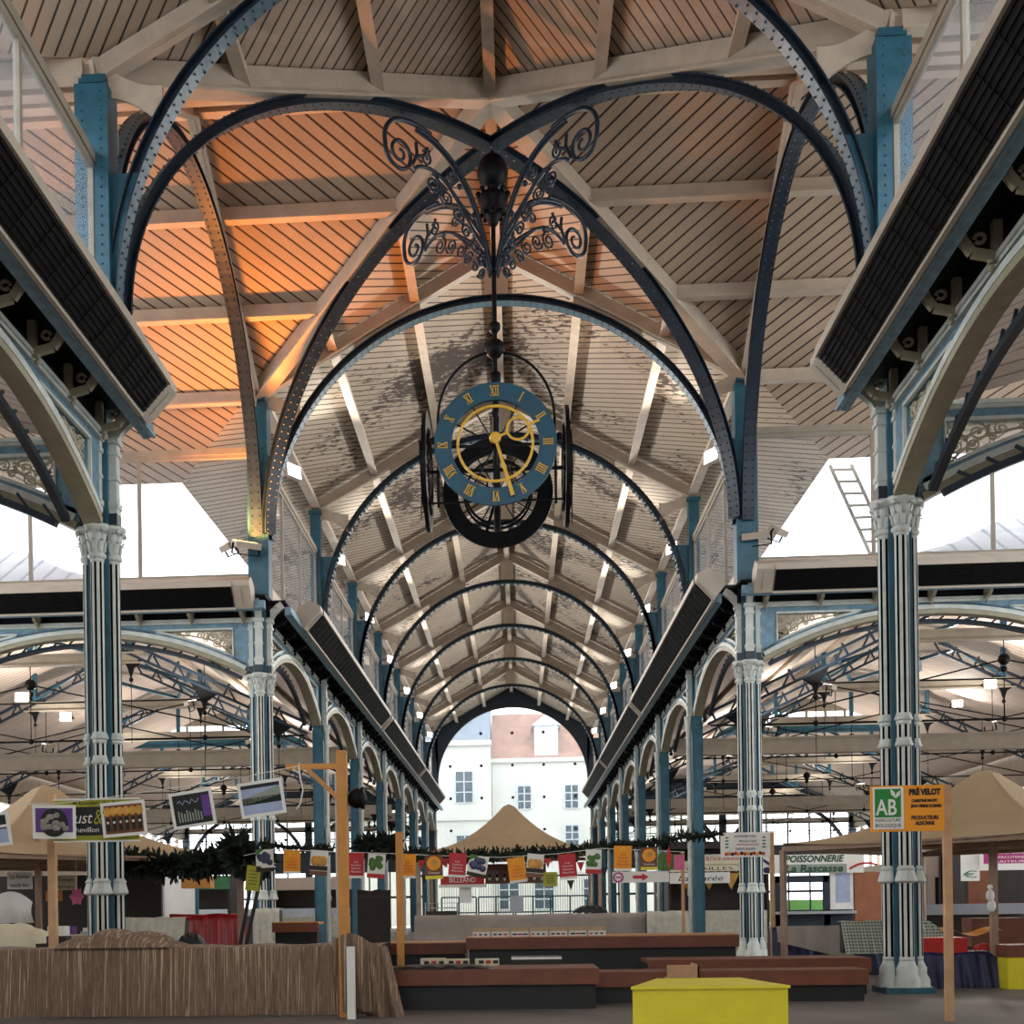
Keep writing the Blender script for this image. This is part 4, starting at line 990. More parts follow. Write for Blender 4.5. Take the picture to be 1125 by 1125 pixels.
# cream cover at far left
def mound(label, name, mat, r, d, depth, z0=0.8, cat='cover', nf=16):
    x0, x1, za_, z1 = px(r, d); 
    def f(u, v):
        a = pi*v; s = sin(pi*min(max(u, .0), 1))**.45; return ((x1-x0)*(u-.5), depth*(.5-.5*cos(a)), (z1-z0)*(s*sin(a)**.4)*(1+.04*sin(u*nf*2+v*3))+.015*sin(u*30+v*11)*s)
    o = cloth_grid(f, 40, 16).build(name, mat); o.location = ((x0+x1)/2, d, z0); return tag(o, label, cat)
mound('rounded cream canvas cover at the bottom left edge', 'canvas_cover', 'tarp_cream', (-60, 1014, 58, 1050), -1.6, 1.2, .6)

# ---- hung recipe cards
CW = .30
def card(kind, r, tilt, label, d=-1.5, grp='cards hung on the garland string'):
    x0, x1, z0, z1 = px(r, d); w, h = (x1-x0)/2, z1-z0
    e = empty('recipe_card', label, 'card', ((x0+x1)/2, d, z1), group=grp); e.rotation_euler = (0, tilt, 0)
    bg = {'orange': 'orange', 'red': 'redcard', 'grape': 'paper', 'pear': 'paper', 'salad': 'paper', 'cake': 'cake', 'yellow': 'olivegreen', 'pinkgreen': 'green'}[kind]
    b = MB(); b.box(-w, w, 0, .008, -h, 0); b.build('sheet', bg, e); b = MB()
    if kind in ('orange', 'red'):
        b.box(-w, w, -.003, 0, -h, -h*.9); b.build('white_foot', 'paper', e); t = 'printred' if kind == 'orange' else 'paper'
        for i, s in enumerate(('La', 'Cuisine', 'Saison', 'Marche')): text(s, (0, -.004, -h*(.35+.13*i)), h*.075, 'redcard' if kind == 'orange' else 'paper', e, w*(.5, 1.2, 1.1, 1.3)[i])
        if kind == 'orange':
            b = MB(); b.tube([(w*.3*cos(a), -.004, -h*.17+h*.07*sin(a)) for a in (0, .8, 1.6, 2.4, 3.2, 4)], .005, 4); b.build('emblem', 'yellow', e)
    elif kind in ('grape', 'pear', 'salad'):
        fr = {'grape': 'grape', 'pear': 'pear', 'salad': 'green'}[kind]; m = 12 if kind != 'pear' else 3
        for i in range(m): b.ball((random.uniform(-w*.6, w*.6), -.006, -h*.42+random.uniform(-h*.22, h*.25)) if m > 3 else ((i-1)*w*.5, -.006, -h*.42), w*(.34 if m > 3 else .42), 8, 6, (1, .12, 1 if m > 3 else 1.4))
        b.build('fruit_print', fr, e)
        b = MB(); b.box(-w, w, -.003, 0, -h, -h*.82); b.build('colour_foot', {'grape': 'darkbrown', 'pear': 'counter', 'salad': 'redcard'}[kind], e)
        if kind == 'grape': b = MB(); b.prism([(-w, -.003, 0), (0, -.003, 0), (-w, -.003, -h*.3)], (0, .002, 0)); b.build('leaf_print', 'green', e)
        if kind == 'pear': b = MB(); b.box(-w, w, -.003, 0, -h*.8, -h*.62); b.build('table_print', 'darkbrown', e)
    elif kind == 'cake':
        b.lathe([(w*.8, 0), (w*.8, .01)], (0, -.002, -h*.35), 20, axis=(0, -1, 0)); b.build('cake_print', 'orange', e); b = MB(); b.lathe([(w*.4, 0), (w*.4, .01)], (0, -.008, -h*.32), 16, axis=(0, -1, 0)); b.build('filling_print', 'pear', e)
        b = MB(); b.box(-w, w, -.003, 0, -h, -h*.86); b.build('colour_foot', 'yellow', e); text('Gateau', (0, -.004, -h*.74), h*.09, 'paper', e, w*1.3)
    elif kind == 'pinkgreen':
        b.box(w*.2, w, -.003, 0, -h, -h*.05); b.build('pink_print', 'pink', e)
    elif kind == 'yellow':
        for i in range(5): b.box(-w*.6, w*.6, -.003, 0, -h*(.2+.13*i)-.01, -h*(.2+.13*i))
        b.build('text_lines', 'printblack', e)
CARDS = [('yellow', (272, 951, 287, 979), .12, 'pale yellow notice hanging beside the fir garland at the left pier'),
 ('grape', (281, 933, 300, 958), -.03, 'grape card hanging against the back left pier'),
 ('orange', (312, 934, 330, 960), .02, 'orange text card just right of the back left pier'),
 ('pear', (342, 934, 361, 962), .08, 'pear card against the first blue pillar'),
 ('red', (383, 937, 400, 965), .03, 'red text card just right of the gallows post'),
 ('salad', (405, 938, 424, 965), .08, 'green salad card left of the slim yellowish post'),
 ('orange', (440, 938, 457, 965), .03, 'orange text card right behind the slim yellowish post'),
 ('cake', (467, 939, 486, 966), -.02, 'cake card under the left corner of the centre tent'),
 ('red', (494, 937, 513, 964), .07, 'red text card above the red shop board'),
 ('grape', (517, 940, 538, 964), .22, 'tilted grape card under the centre tent'),
 ('orange', (557, 942, 576, 970), -.12, 'tilted orange card near the middle of the centre tent'),
 ('pear', (580, 938, 598, 964), .1, 'pear card above the small wooden sign'),
 ('red', (613, 938, 632, 966), -.08, 'red text card under the right of the centre tent'),
 ('salad', (644, 933, 661, 960), .03, 'green salad card right of the centre tent'),
 ('orange', (675, 929, 694, 957), .02, 'rightmost orange text card, above the white arrow board'),
 ('cake', (704, 931, 722, 956), 0, 'rightmost cake card, above the white arrow board'),
 ('pinkgreen', (723, 938, 752, 956), .02, 'green and pink card at the right end of the string')]
for k, r, t, l in CARDS: card(k, r, t, l)
card('yellow', (597, 958, 612, 974), 0, 'small wooden notice hanging under the centre tent', d=-1.45)
wire('string of recipe cards running across the nave', [at(x, y, -1.48) for x, y in ((268, 940), (300, 933), (370, 936), (438, 938), (480, 940), (550, 942), (612, 938), (660, 932), (752, 936))])
b = MB(); r_ = px((732, 928, 738, 956), -1.6); b.prism([(r_[0], -1.6, (r_[2]+r_[3])/2), ((r_[0]+r_[1])/2, -1.6, r_[3]), (r_[1], -1.6, (r_[2]+r_[3])/2), ((r_[0]+r_[1])/2, -1.6, r_[2])], (0, .01, 0)); tag(b.build('paper_leaf', 'redcard'), 'narrow red paper leaf hanging near the right end of the string', 'decoration')
for i, (x, y) in enumerate(((448, 957), (463, 950), (466, 966), (489, 948), (541, 962), (602, 948), (627, 972), (638, 952), (664, 958))):
    x0, x1, z0, z1 = px((x-4, y-5, x+4, y+6), -1.4); b = MB(); b.prism([(x0, 0, z1), (x1, 0, z1), ((x0+x1)/2, 0, z0)], (0, .006, 0)); b.v = [(p[0]-x0, p[1], p[2]-z1) for p in b.v]
    o = b.build('pennant', ['redcard' if i % 2 else 'printblack']); o.location = (x0, -1.4, z1); tag(o, 'tiny triangular pennant dangling among the recipe cards', 'pennant', 'tiny pennants among the cards')
# fir garlands
def garland(label, pts, r, n, mat='fir', name='fir_garland'):
    pts = [V(p) for p in pts]; b = MB(); b.tube(pts, r*.25, 5); m = len(pts)-1
    for i in range(n):
        f = random.random()*m; a = min(int(f), m-1); c = pts[a].lerp(pts[a+1], f-a); d = V((random.gauss(0, 1), random.gauss(0, .6), random.gauss(0, 1))).normalized(); q = d.cross(V((random.random(), random.random(), random.random()))).normalized(); L = r*random.uniform(.6, 1.25)
        b.add([c-q*r*.16, c+q*r*.16, c+d*L+q*r*.1, c+d*L*1.15, c+d*L-q*r*.1], [(0, 1, 2, 3, 4)], False)
    return tag(b.build(name, mat), label, 'garland')
garland('thick fir garland along the lower edge of the left tent', [at(x, y, 3) for x, y in ((132, 946), (160, 950), (190, 952), (220, 951), (245, 944), (262, 930))], .3, 1500)
garland('bushy fir spray on the post at the right end of the left tent', [at(x, y, 2.6) for x, y in ((258, 925), (264, 945), (276, 950), (286, 942))], .34, 700)
garland('thin leafy garland between the back left pier and the gallows post', [at(x, y, -1) for x, y in ((285, 928), (310, 930), (340, 932), (366, 934))], .11, 260)
garland('dark fir spray right of the gallows post', [at(x, y, -1) for x, y in ((395, 930), (410, 926), (425, 928), (432, 934))], .2, 420)
garland('fir garland along the front edge of the centre tent', [at(x, y, 17.2) for x, y in ((445, 937), (500, 942), (540, 940), (600, 937), (655, 932))], .26, 900)
garland('thin leafy garland from the centre tent to the white flowered sign', [at(x, y, -1) for x, y in ((640, 932), (680, 928), (720, 926), (750, 920), (790, 916))], .12, 420)

# ---- tents
def tent(label, cx, cy, half, ze, zp, rot, pole='greywood', sag=.12):
    e = empty('pagoda_tent', label, 'tent', (cx, cy, 0), rot); n = 16
    for q in range(4):
        pass
    b = MB(); rows = []
    for j in range(n+1):
        t = j/n; r = half*t; z = ze+(zp-ze)*(max(.0, (1-max(t, .045)))**2.05*1.08 if t > .045 else .985+.02*(1-t/.045))
        row = []
        for q in range(4):
            for i in range(12):
                u = -1+2*i/12; a = q*pi/2; x, y = r, r*u; zz = z - sag*t*t*(1-u*u)
                row.append((x*cos(a)-y*sin(a), x*sin(a)+y*cos(a), zz))
        row.append(row[0]); rows.append(row)
    b.grid(rows); b.build('canopy', 'canvas', e)
    for sx in (-1, 1):
        for sy in (-1, 1):
            b = MB(); b.box(sx*half*.97-.05, sx*half*.97+.05, sy*half*.97-.05, sy*half*.97+.05, 0, ze-.14); b.build('pole', pole, e)
    b = MB()
    for sx in (-1, 1): 
        b.beam((sx*half*.97, -half*.97, ze-.12), (sx*half*.97, half*.97, ze-.12), .06, .1); b.beam((-half*.97, sx*half*.97, ze-.12), (half*.97, sx*half*.97, ze-.12), .06, .1)
        b.beam((-half*.9, sx*half*.9, ze-.1), (half*.9, -sx*half*.9, ze-.1), .05, .08)
    b.tube([(0, 0, ze-.1), (0, 0, zp-.05)], .035, 6); b.build('frame', 'greywood', e)
    return e
tent('tan pagoda tent in the middle of the nave, before the end window', .1, 20.6, 2.95, 3.42, 5.1, 0)
tent('tan pagoda tent on the left behind the front left pier', -9.8, 4.4, 3.1, 2.78, 4.36, pi/4)
tent('tan pagoda tent on the right behind the orange sign', 9.5, 2.9, 2.85, 2.75, 4.1, pi/4)
postpx('brown post carrying the fir spray at the right corner of the left tent', 264, 5, 925, 2.9, 'greywood')
postpx('thin wooden post left of the back right pier under the card string', 750, 3.2, 936, 3.7, 'wood')

# ---- green and orange producer sign on its post, right
x0, x1, z0, z1 = px((957, 862, 1037, 914), -5.5)
e = empty('producer_sign', 'green and orange organic producer sign in front of the front right pier', 'sign', ((x0+x1)/2, -5.5, z0)); w, h = (x1-x0)/2, z1-z0
b = MB(); b.box(-w, w, 0, .03, 0, h); b.build('board', 'orange', e)
b = MB(); b.box(-w+.025, -w+.025+w*.84, -.006, 0, .03, h-.02); b.build('white_panel', 'paper', e)
gx0, gx1 = -w+.05, -w+w*.82; b = MB(); b.box(gx0, gx1, -.011, -.005, h*.31, h*.93); b.build('green_square', 'abgreen', e); cx_ = (gx0+gx1)/2
text('AB', (cx_-.02, -.014, h*.51), h*.34, 'paper', e, (gx1-gx0)*.8, 0, 0, .004)
b = MB()
for a, l in ((.5, 1), (-.5, 1.2)):
    c = V((cx_+.1, -.014, h*.72)); d = V((sin(a), 0, cos(a))); q = V((cos(a), 0, -sin(a))); b.prism([c, c+d*.06*l+q*.025, c+d*.12*l, c+d*.06*l-q*.025], (0, .004, 0))
b.build('leaf_emblem', 'paper', e)
text('AGRICULTURE', (cx_, -.009, h*.245), h*.065, 'printblack', e, (gx1-gx0)*.98); text('BIOLOGIQUE', (cx_, -.009, h*.13), h*.075, 'printblack', e, (gx1-gx0)*.98)
ox = w*.47
text('PR\u00c9 VELOT', (ox, -.004, h*.845), h*.12, 'printblack', e, w*.86, 0, 0, .007); text('CHRISTINE MAURY', (ox, -.004, h*.66), h*.06, 'printblack', e, w*.72, 0, 0, .003); text('JEAN PIERRE KOENIG', (ox+.02, -.004, h*.545), h*.06, 'printblack', e, w*.84, 0, 0, .003)
text('PRODUCTEURS', (ox, -.004, h*.29), h*.08, 'printblack', e, w*.74, 0, 0, .003); text('AUXONNE', (ox, -.004, h*.17), h*.08, 'printblack', e, w*.52, 0, 0, .003)
postpx('tall pale pine post beside the orange sign', 1041, 8, 862, -5.45)
# white flowered sign at the back right pier
x0, x1, z0, z1 = px((792, 914, 846, 942), 6)
e = empty('flowered_sign', 'white sign with flowers and small print across the back right pier', 'sign', ((x0+x1)/2, 6, z0)); w, h = (x1-x0)/2, z1-z0
b = MB(); b.box(-w, w, 0, .03, 0, h); b.build('board', 'paper', e)
text('DOMAINE THILL', (0, -.004, h*.84), h*.1, 'printblack', e, w*.9); text('PRODUCTEUR', (.05, -.004, h*.64), h*.09, 'printblack', e, w*.7); text('FRUITS & LEGUMES', (.05, -.004, h*.5), h*.08, 'redcard', e, w*.9); text('SAINT JULIEN', (0, -.004, h*.33), h*.09, 'printblack', e, w*.8)
b = MB()
for i in range(13): b.ball((-w*.78+i*w*.125, -.008, h*(.13+.03*(i % 2))), h*.07, 8, 5, (1, .2, 1), i % 3)
for sx in (-1, 1):
    for k in range(4): b.ball((sx*w*.75, -.006, h*(.4+.13*k)), h*.05, 6, 4, (1.6, .2, .7), 3)
b.build('flower_print', ['redcard', 'orange', 'printblack', 'green'], e)
postpx('slim wooden post right of the white flowered sign', 848, 4.5, 914, 6.1)

# ---- counters in the middle
def counter(label, x0, x1, y, dep, z, top='countertop', front='counter', base='printblack', zb=0):
    e = empty('counter', label, 'counter', ((x0+x1)/2, y, zb)); w = (x1-x0)/2; h = z-zb
    b = MB(); b.box(-w, w, 0, dep, h-.06, h); b.build('counter_top', top, e)
    b = MB(); b.box(-w, w, -.02, .03, h-.24, h-.02); b.build('front_board', front, e)
    b = MB(); b.box(-w+.05, w-.05, .1, dep-.05, 0, h-.2); b.build('base', base, e)
    return e
xa = at(512, 1035, 2); xb = at(812, 1030, 2)
counter('brown counter with worn top and price cards before the back right pier', xa.x, xb.x, 2, 1.6, 1.0)
xa = at(380, 1040, 3.2); xb = at(515, 1040, 3.2)
counter('lower brown counter left of the price cards', xa.x, xb.x-.03, 3.2, 1.4, .88)
for i in range(7):
    xx = -.5+i*.37; e = empty('price_card', ['leftmost price card on the brown counter', 'second price card from the left on the brown counter', 'third price card from the left on the brown counter', 'middle price card of the seven on the brown counter', 'third price card from the right on the brown counter', 'second price card from the right on the brown counter', 'rightmost price card on the brown counter'][i], 'price card', (xx+.17, 2.06, 1.0), group='price cards on the brown counter')
    b = MB(); b.prism([(-.175, .0, 0), (-.175, .35, .17), (-.175, .36, .16), (-.175, .02, 0)], (.35, 0, 0)); b.build('card_back', 'canvas', e)
    b = MB(); b.box(-.165, .165, -.012, 0, 0, .1); b.build('label_strip', 'paper', e); b = MB()
    for k in range(3): b.box(-.14+k*.1, -.09+k*.1+.02*(i % 3), -.015, -.012, .03, .06, 1 if (i+k) % 3 == 0 else 0)
    b.build('price_print', ['printblack', 'redcard'], e)
def covered(label, r, d, dep, mat, zb, top_r=None, name='covered_stall', cat='covered stall', lean=.25, fold=.02, seed=1):
    """Stall block under a draped cover: sloping front, folds."""
    x0, x1, z0, z1 = px(r, d)
    def f(u, v):
        x = (x1-x0)*(u-.5); w = fold*sin(u*37+seed)+fold*.6*sin(u*61+v*4)
        if v > .75: t = (v-.75)/.25; return (x, lean+t*(dep-lean), z1-zb+.01*sin(u*9))
        t = v/.75; return (x*(1+.02*(1-t)), lean*t+w*(1-t*.7), (z1-zb)*t+.02*sin(u*11+seed)*(t))
    e = empty(name, label, cat, ((x0+x1)/2, d, zb)); cloth_grid(f, 60, 16).build('cover', mat, e)
    b = MB(); w = (x1-x0)/2-.06; b.box(-w, w, lean+.08, dep-.05, 0, z1-zb-.05); b.build('stall_body', 'darkbrown', e); return e
covered('long grey canvas covered stall in the middle of the nave', (455, 1003, 716, 1034), 8, 1.5, 'tarp_grey', .0, fold=.015)
covered('small grey covered stall right of the long canvas one', (712, 1001, 757, 1030), 7, 1.2, 'tarp_pale', 0, fold=.01)
mound('dark folded cloth lying on the long canvas covered stall', 'folded_cloth', 'printblack', (630, 994, 668, 1003), 8.6, .6, 1.41)
counter('front brown counter at the bottom centre', -2.0, 1.6, -3.0, 1.5, .62, 'counter')
mound('crumpled black cloth on the front brown counter', 'crumpled_cloth', 'printblack', (425, 1060, 538, 1072), -2.9, .7, .62)
for i, r in enumerate(((462, 1057, 489, 1066), (489, 1057, 515, 1065), (522, 1057, 548, 1065))):
    o = box_thing('produce_tray', ('left', 'middle', 'right')[i]+' pale price tray behind the crumpled black cloth', 'tray', 'tarp_cream', r, -1.9, .3, 'pale price trays'); 
    x0, x1, z0, z1 = px(r, -1.9); o.location.z = .62; b = MB(); w = (x1-x0)/2
    for k in range(3): b.box(-w+.06+k*w*.6, -w+.06+k*w*.6+.08, -.006, 0, .04, .09, 1 if k == 1 else 0)
    b.build('price_print', ['printblack', 'redcard'], o)
o = box_thing('black_crate', 'black crate with white rim at the bottom centre', 'crate', 'printblack', (562, 1051, 617, 1064), -1.4, .7); x0, x1, z0, z1 = px((562, 1051, 617, 1064), -1.4); o.location.z = .5
for v_ in o.data.vertices: v_.co.z = (.22+z1-.72 if v_.co.z > .05 else 0)
b = MB(); w = (x1-x0)/2; zt = max(v_.co.z for v_ in o.data.vertices); b.box(-w, w, -.01, .0, zt-.04, zt); b.build('rim', 'paper', o)
counter('brown counter low at the right, in front of the back right pier', 2.6, 6.35, -.4, 1.3, .62, 'counter', base='printblack')
counter('long brown counter between the two right piers', 1.45, 5.9, -1.9, .9, .5, 'counter')
e = empty('wooden_tray', 'pale wooden tray corner on the low right counter', 'tray', (2.95, -2.3, .4)); b = MB(); b.box(-.25, .25, 0, .03, 0, .22); b.box(.22, .25, 0, .8, 0, .22); b.box(-.25, .25, .0, .8, 0, .02); b.build('sides', 'wood', e)
e = empty('yellow_table', 'table covered in bright yellow at the bottom edge right of centre', 'table', (2.55, -8.4, 0)); b = MB(); b.prism([(-.95, 0, .64), (.75, 0, .64), (.5, 1.6, .64), (-.5, 1.6, .64)], (0, 0, .03)); b.build('table_top', 'yellow', e)
b = MB(); b.prism([(-.93, .03, 0), (.73, .03, 0), (.5, 1.55, 0), (-.5, 1.55, 0)], (0, 0, .64)); b.build('table_cover', 'yellow', e)

# ---- stall under the centre tent
x0, x1, z0, z1 = px((484, 962, 532, 972), 19)
e = empty('shop_board', 'dark red lettered board under the centre tent', 'sign', ((x0+x1)/2, 19, z0)); w = (x1-x0)/2; h = z1-z0; b = MB(); b.box(-w, w, 0, .04, 0, h); b.build('board', 'redcard', e); text('BILLEAND', (0, -.004, h*.5), h*.6, 'paper', e, w*1.2); b = MB(); b.box(-w-.05, w+.05, -.02, .1, -.1, 0); b.build('shelf_edge', 'paper', e)
x0, x1, z0, z1 = px((533, 950, 600, 971), 19.3)
e = empty('bottle_shelf', 'wooden shelf of bottles under the centre tent', 'shelf', ((x0+x1)/2, 19.3, z0)); w = (x1-x0)/2; h = z1-z0; b = MB(); b.box(-w, w, 0, .3, 0, .05); b.box(-w, w, .28, .3, 0, h); b.box(-w, w, 0, .3, h, h+.05); b.build('boards', 'counter', e)
for i in range(8):
    o_lab = ('%s bottle from the left on the shelf under the centre tent' % ORD[i])
    b = MB(); b.lathe([(.045, 0), (.045, .2), (.015, .28), (.016, .34)], (0, 0, 0), 10); b.lathe([(.047, .06), (.047, .15)], (0, 0, 0), 10, 1); o = b.build('wine_bottle', ['bottle', 'tarp_cream']); o.location = ((x0+x1)/2-w+.15+i*(2*w-.3)/7, 19.42, z0+.05); tag(o, o_lab, 'bottle', 'bottles on the tent shelf')
counter('serving counter under the centre tent', -2.6, 2.7, 20, 1, 1.1, 'steel', 'darkbrown')
box_thing('white_board', 'white sheet hanging behind the centre tent counter', 'notice', 'paper', (505, 974, 518, 992), 19.2, .02); box_thing('refrigerator', 'pale fridge standing behind the centre tent counter', 'fridge', 'steel', (561, 984, 575, 1002), 21.5, .6)
e = empty('folding_chair', 'metal backed bench seat at the left under the centre tent', 'chair', tuple(at(485, 1002, 17))[:2]+(0,))
b = MB(); b.tube([(-.5, 0, 0), (-.5, 0, 1.75), (.5, 0, 1.75), (.5, 0, 0)], .025, 6); b.tube([(-.5, 0, 1.6), (.5, 0, 1.6)], .02, 6); b.build('frame', 'steel', e); b = MB(); b.box(-.48, .48, -.03, .03, 1.3, 1.5); b.build('backrest', 'darkbrown', e)

# ---- left side, behind the pier
e = counter('cluttered counter of the stall under the left tent', -11.4, -7.75, 4.2, .8, 1.12, 'tarp_cream', 'canvas', 'darkbrown')
def sign(label, r, d, rows, mat='paper', ink='printblack', name='shop_sign', hs=None, shear=0):
    x0, x1, z0, z1 = px(r, d); e = empty(name, label, 'sign', ((x0+x1)/2, d, z0)); w = (x1-x0)/2; h = z1-z0
    b = MB(); b.box(-w, w, 0, .03, 0, h); b.build('board', mat, e); n = len(rows)
    for i, s in enumerate(rows): text(s, (0, -.004, h*(1-(i+.55)/n)), h*.5/n, ink, e, w*1.5, shear)
    return e
sign('white handwritten sign hanging under the left tent', (8, 958, 35, 977), 3.4, ['La Ferme', 'oeufs bio'])
sign('long grey sign board right of the left pine post', (61, 962, 84, 978), 4.6, ['Fromages', 'fermiers'], 'tarp_cream', 'darkbrown')
sign('small orange box sign behind the left pine post', (50, 978, 68, 990), 4.7, ['MIEL'], 'wood_orange', 'redcard')
e = empty('paper_star', 'pink paper star left of the front left pier', 'decoration', tuple(at(84, 985, 3.9))); b = MB(); b.prism([(.17*(1 if i % 2 else .7)*sin(i*pi/6), 0, .2*(1 if i % 2 else .7)*cos(i*pi/6)) for i in range(12)], (0, .02, 0)); b.build('star', 'pink', e); b = MB(); b.tube([(0, 0, .15), (0, 0, .9)], .006, 4); b.build('cord', 'paper', e)
o = box_thing('purple_carton', 'open purple carton on the left stall counter', 'box', 'purple', (66, 1003, 79, 1012), 4.3, .3); o.location.z = 1.12
e = empty('price_tray', 'low tray with white tags on the left stall counter', 'tray', (-8.55, 4.25, 1.12)); b = MB(); b.box(-.45, .45, 0, .4, 0, .06); b.build('tray', 'steel', e)
for i in range(6): b = MB(); b.box(-.4+i*.15, -.3+i*.15, 0, .01, .06, .14); b.build('tag', 'paper', e)
e = empty('kitchen_scale', 'white and black scale standing low behind the striped cloth', 'scale', (-7.1, -2.2, 0)); b = MB(); b.box(-.16, .16, 0, .25, 1.08, 1.2); b.build('body', 'printblack', e); b = MB(); b.box(-.14, .14, .0, .24, 1.2, 1.36); b.build('bowl', 'paper', e); b = MB(); b.box(-.3, .3, -.1, .35, 1.0, 1.08); b.build('stand', 'darkbrown', e)
def sheet(u, v): return (-.45+.9*u, -.12*sin(v*3)+.05*sin(u*14)*(1-v)-.0, (1-v)*0+ (v*.62)*(1-.35*abs(2*u-1)**2))
o = cloth_grid(sheet, 24, 10).build('white_cloth', 'paper'); o.location = tuple(at(12, 1014, 2)); tag(o, 'white cloth draped over a rack at the left edge', 'cloth')
postpx('brown tent post behind the left pine post', 40, 6, 900, 2.4, 'greywood', name='tent_post')
mound('heap of dark baskets against the foot of the front left pier', 'basket_heap', 'printblack', (96, 1026, 134, 1042), -2.4, .6, .92)
covered('pale oilcloth covered stall right of the front left pier', (128, 1008, 196, 1040), 1.5, 1.0, 'tarp_pale', 0, lean=.5)
covered('shiny red tarpaulin covered stall left of the back left pier', (183, 1004, 268, 1036), 4.5, 1.2, 'tarp_red', 0, fold=.04)
mound('dark netted bundle between oilcloth and red tarpaulin', 'netted_bundle', 'printblack', (192, 1024, 222, 1040), .8, .4, .9)
o = box_thing('orange_carton', 'orange cardboard box hung high under the fir garland', 'box', 'wood_orange', (199, 963, 231, 976), 9, .4); o['label'] = 'orange cardboard box on a shelf behind the fir garland'
e = empty('display_cabinet', 'glass display cabinet with blue frame behind the fir garland', 'cabinet', tuple(at(197, 1005, 12))[:2]+(0,)); w = .5
b = MB(); 
for x in (-w, w): b.box(x-.04, x+.04, -.04, .04, 0, 3.0)
for z in (1.2, 2.96): b.box(-w, w, -.04, .04, z-.04, z+.04)
b.build('frame', 'blue', e); b = MB(); b.box(-w, w, 0, .02, 1.2, 2.95); b.build('panel', 'paper', e); b = MB(); b.box(-w, w, -.02, .5, 0, 1.16); b.build('plinth', 'greywood', e)
counter('pale bar counter at the back of the left hall', -15, -9.2, 14.8, .6, 1.5, 'pinkwall', 'pinkwall', 'pinkwall')
covered('pale covered stall behind the back left pier', (262, 998, 305, 1030), 10, 1.0, 'tarp_pale', 0)
counter('orange brown counter right of the back left pier', *[at(x, 1020, 7).x for x in (299, 350)], 7, .8, 1.3, 'wood_orange', 'counter')
e = empty('folded_umbrella', 'pair of folded black umbrellas leaning beside the brown tent post', 'umbrella', tuple(at(270, 1025, 1.8))[:2]+(0,))
for x, q in ((0, .35), (-.12, .3)): b = MB(); b.beam((x, 0, .9), (x+q, .1, 2.5), .07, .07); b.build('furled_canopy', 'printblack', e)
covered('tall brown wooden cabinet right of the gallows post', (393, 978, 428, 1028), 2, .7, 'darkbrown', 0, name='tall_cabinet', cat='cabinet', lean=.02, fold=0)

# ---- right side
e = sign('white shop board with red arrow and emblem right of the centre tent', (673, 957, 735, 970), 26, [], 'paper', 'redcard'); x0, x1, z0, z1 = px((673, 957, 735, 970), 26); h = z1-z0
b = MB(); b.prism([(-.3, -.01, h*.35), (.05, -.01, h*.35), (.05, -.01, h*.15), (.3, -.01, h*.5), (.05, -.01, h*.85), (.05, -.01, h*.65), (-.3, -.01, h*.65)], (0, .008, 0)); b.build('arrow', 'redcard', e)
b = MB(); b.sweep(arc((-.85, -.01, h*.5), .17, 0, 360, 20, (1, 0, 0), (0, 0, 1))[:-1], [(-.03, -.01), (-.03, .005), (.03, .005), (.03, -.01)], (0, 1, 0), closed=True); b.beam((-.95, -.01, h*.5), (-.75, -.01, h*.5), .05, .02, (0, 1, 0)); b.build('emblem', 'magenta', e); text('... ...', (.75, -.008, h*.5), h*.15, 'printblack', e, .5)
sign('butcher shop fascia board behind the blue pillars', (770, 938, 818, 949), 30, ['BOUCHERIE'], 'tarp_pale', 'redcard', shear=0)
sign('poultry line board under the butcher fascia', (736, 950, 815, 958), 29.8, ['VOLAILLES'], 'tarp_cream', 'darkbrown')
sign('long white shop sign in black script behind the blue pillar', (736, 958, 802, 971), 29.5, ['La Poissonerie Mar\u00e9e'[:0]+'La Mar\u00e9e'], 'paper', 'printblack', shear=.3)
x0, x1, z0, z1 = px((735, 974, 845, 1026), 30)
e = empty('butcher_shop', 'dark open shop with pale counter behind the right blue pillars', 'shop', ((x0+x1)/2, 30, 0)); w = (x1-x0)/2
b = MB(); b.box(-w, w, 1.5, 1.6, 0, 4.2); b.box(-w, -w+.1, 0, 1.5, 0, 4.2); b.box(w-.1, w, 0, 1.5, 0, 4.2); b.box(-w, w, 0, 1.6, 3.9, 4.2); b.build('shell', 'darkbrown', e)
b = MB(); b.box(-w+.1, w-.1, 0, .7, 0, 1.35); b.build('counter', 'tarp_pale', e); b = MB()
for i in range(14): b.lathe([(.16, 0), (.16, .01)], (-w+.2+i*(2*w-.4)/13, -.06, 3.1), 12, axis=(0, 1, 0))
b.box(-w, w, -.06, -.04, 3.1, 3.4); b.build('scalloped_awning', 'tarp_cream', e)
for i in range(4): b = MB(); b.prism([(-1.6+i*.9, .2, 2.9), (-.9+i*.9, .2, 2.9), (-1.25+i*.9, .2, 2.2)], (0, .01, 0)); b.build('yellow_pennant', 'pear', e)
e = covered('blue tarpaulin stall with grey cloth thrown over it, beside the back right pier', (852, 1018, 992, 1066), 5.5, 1.2, 'navycloth', 0, fold=.05)
def throw(u, v): return (-.75+1.6*u-.2*v*0, .0+.03*sin(u*22)-.12*(1-v), -.75*(1-v)*(.45+.55*u)+.02)
o = cloth_grid(throw, 30, 10).build('grey_cloth', 'tarp_grey'); o.location = tuple(at(892, 1018, 5.3)); tag(o, 'grey cloth hanging over the blue tarpaulin stall', 'cloth')
o = covered('dotted grey green cloth over a crate left of the front right pier', (930, 1012, 985, 1048), 3.2, .8, 'grid', .55, name='covered_crate', cat='covered crate', lean=.4)
mound('dotted grey cloth bundle right of the front right pier', 'cloth_bundle', 'grid', (1005, 1012, 1042, 1042), 3.0, .8, .65)
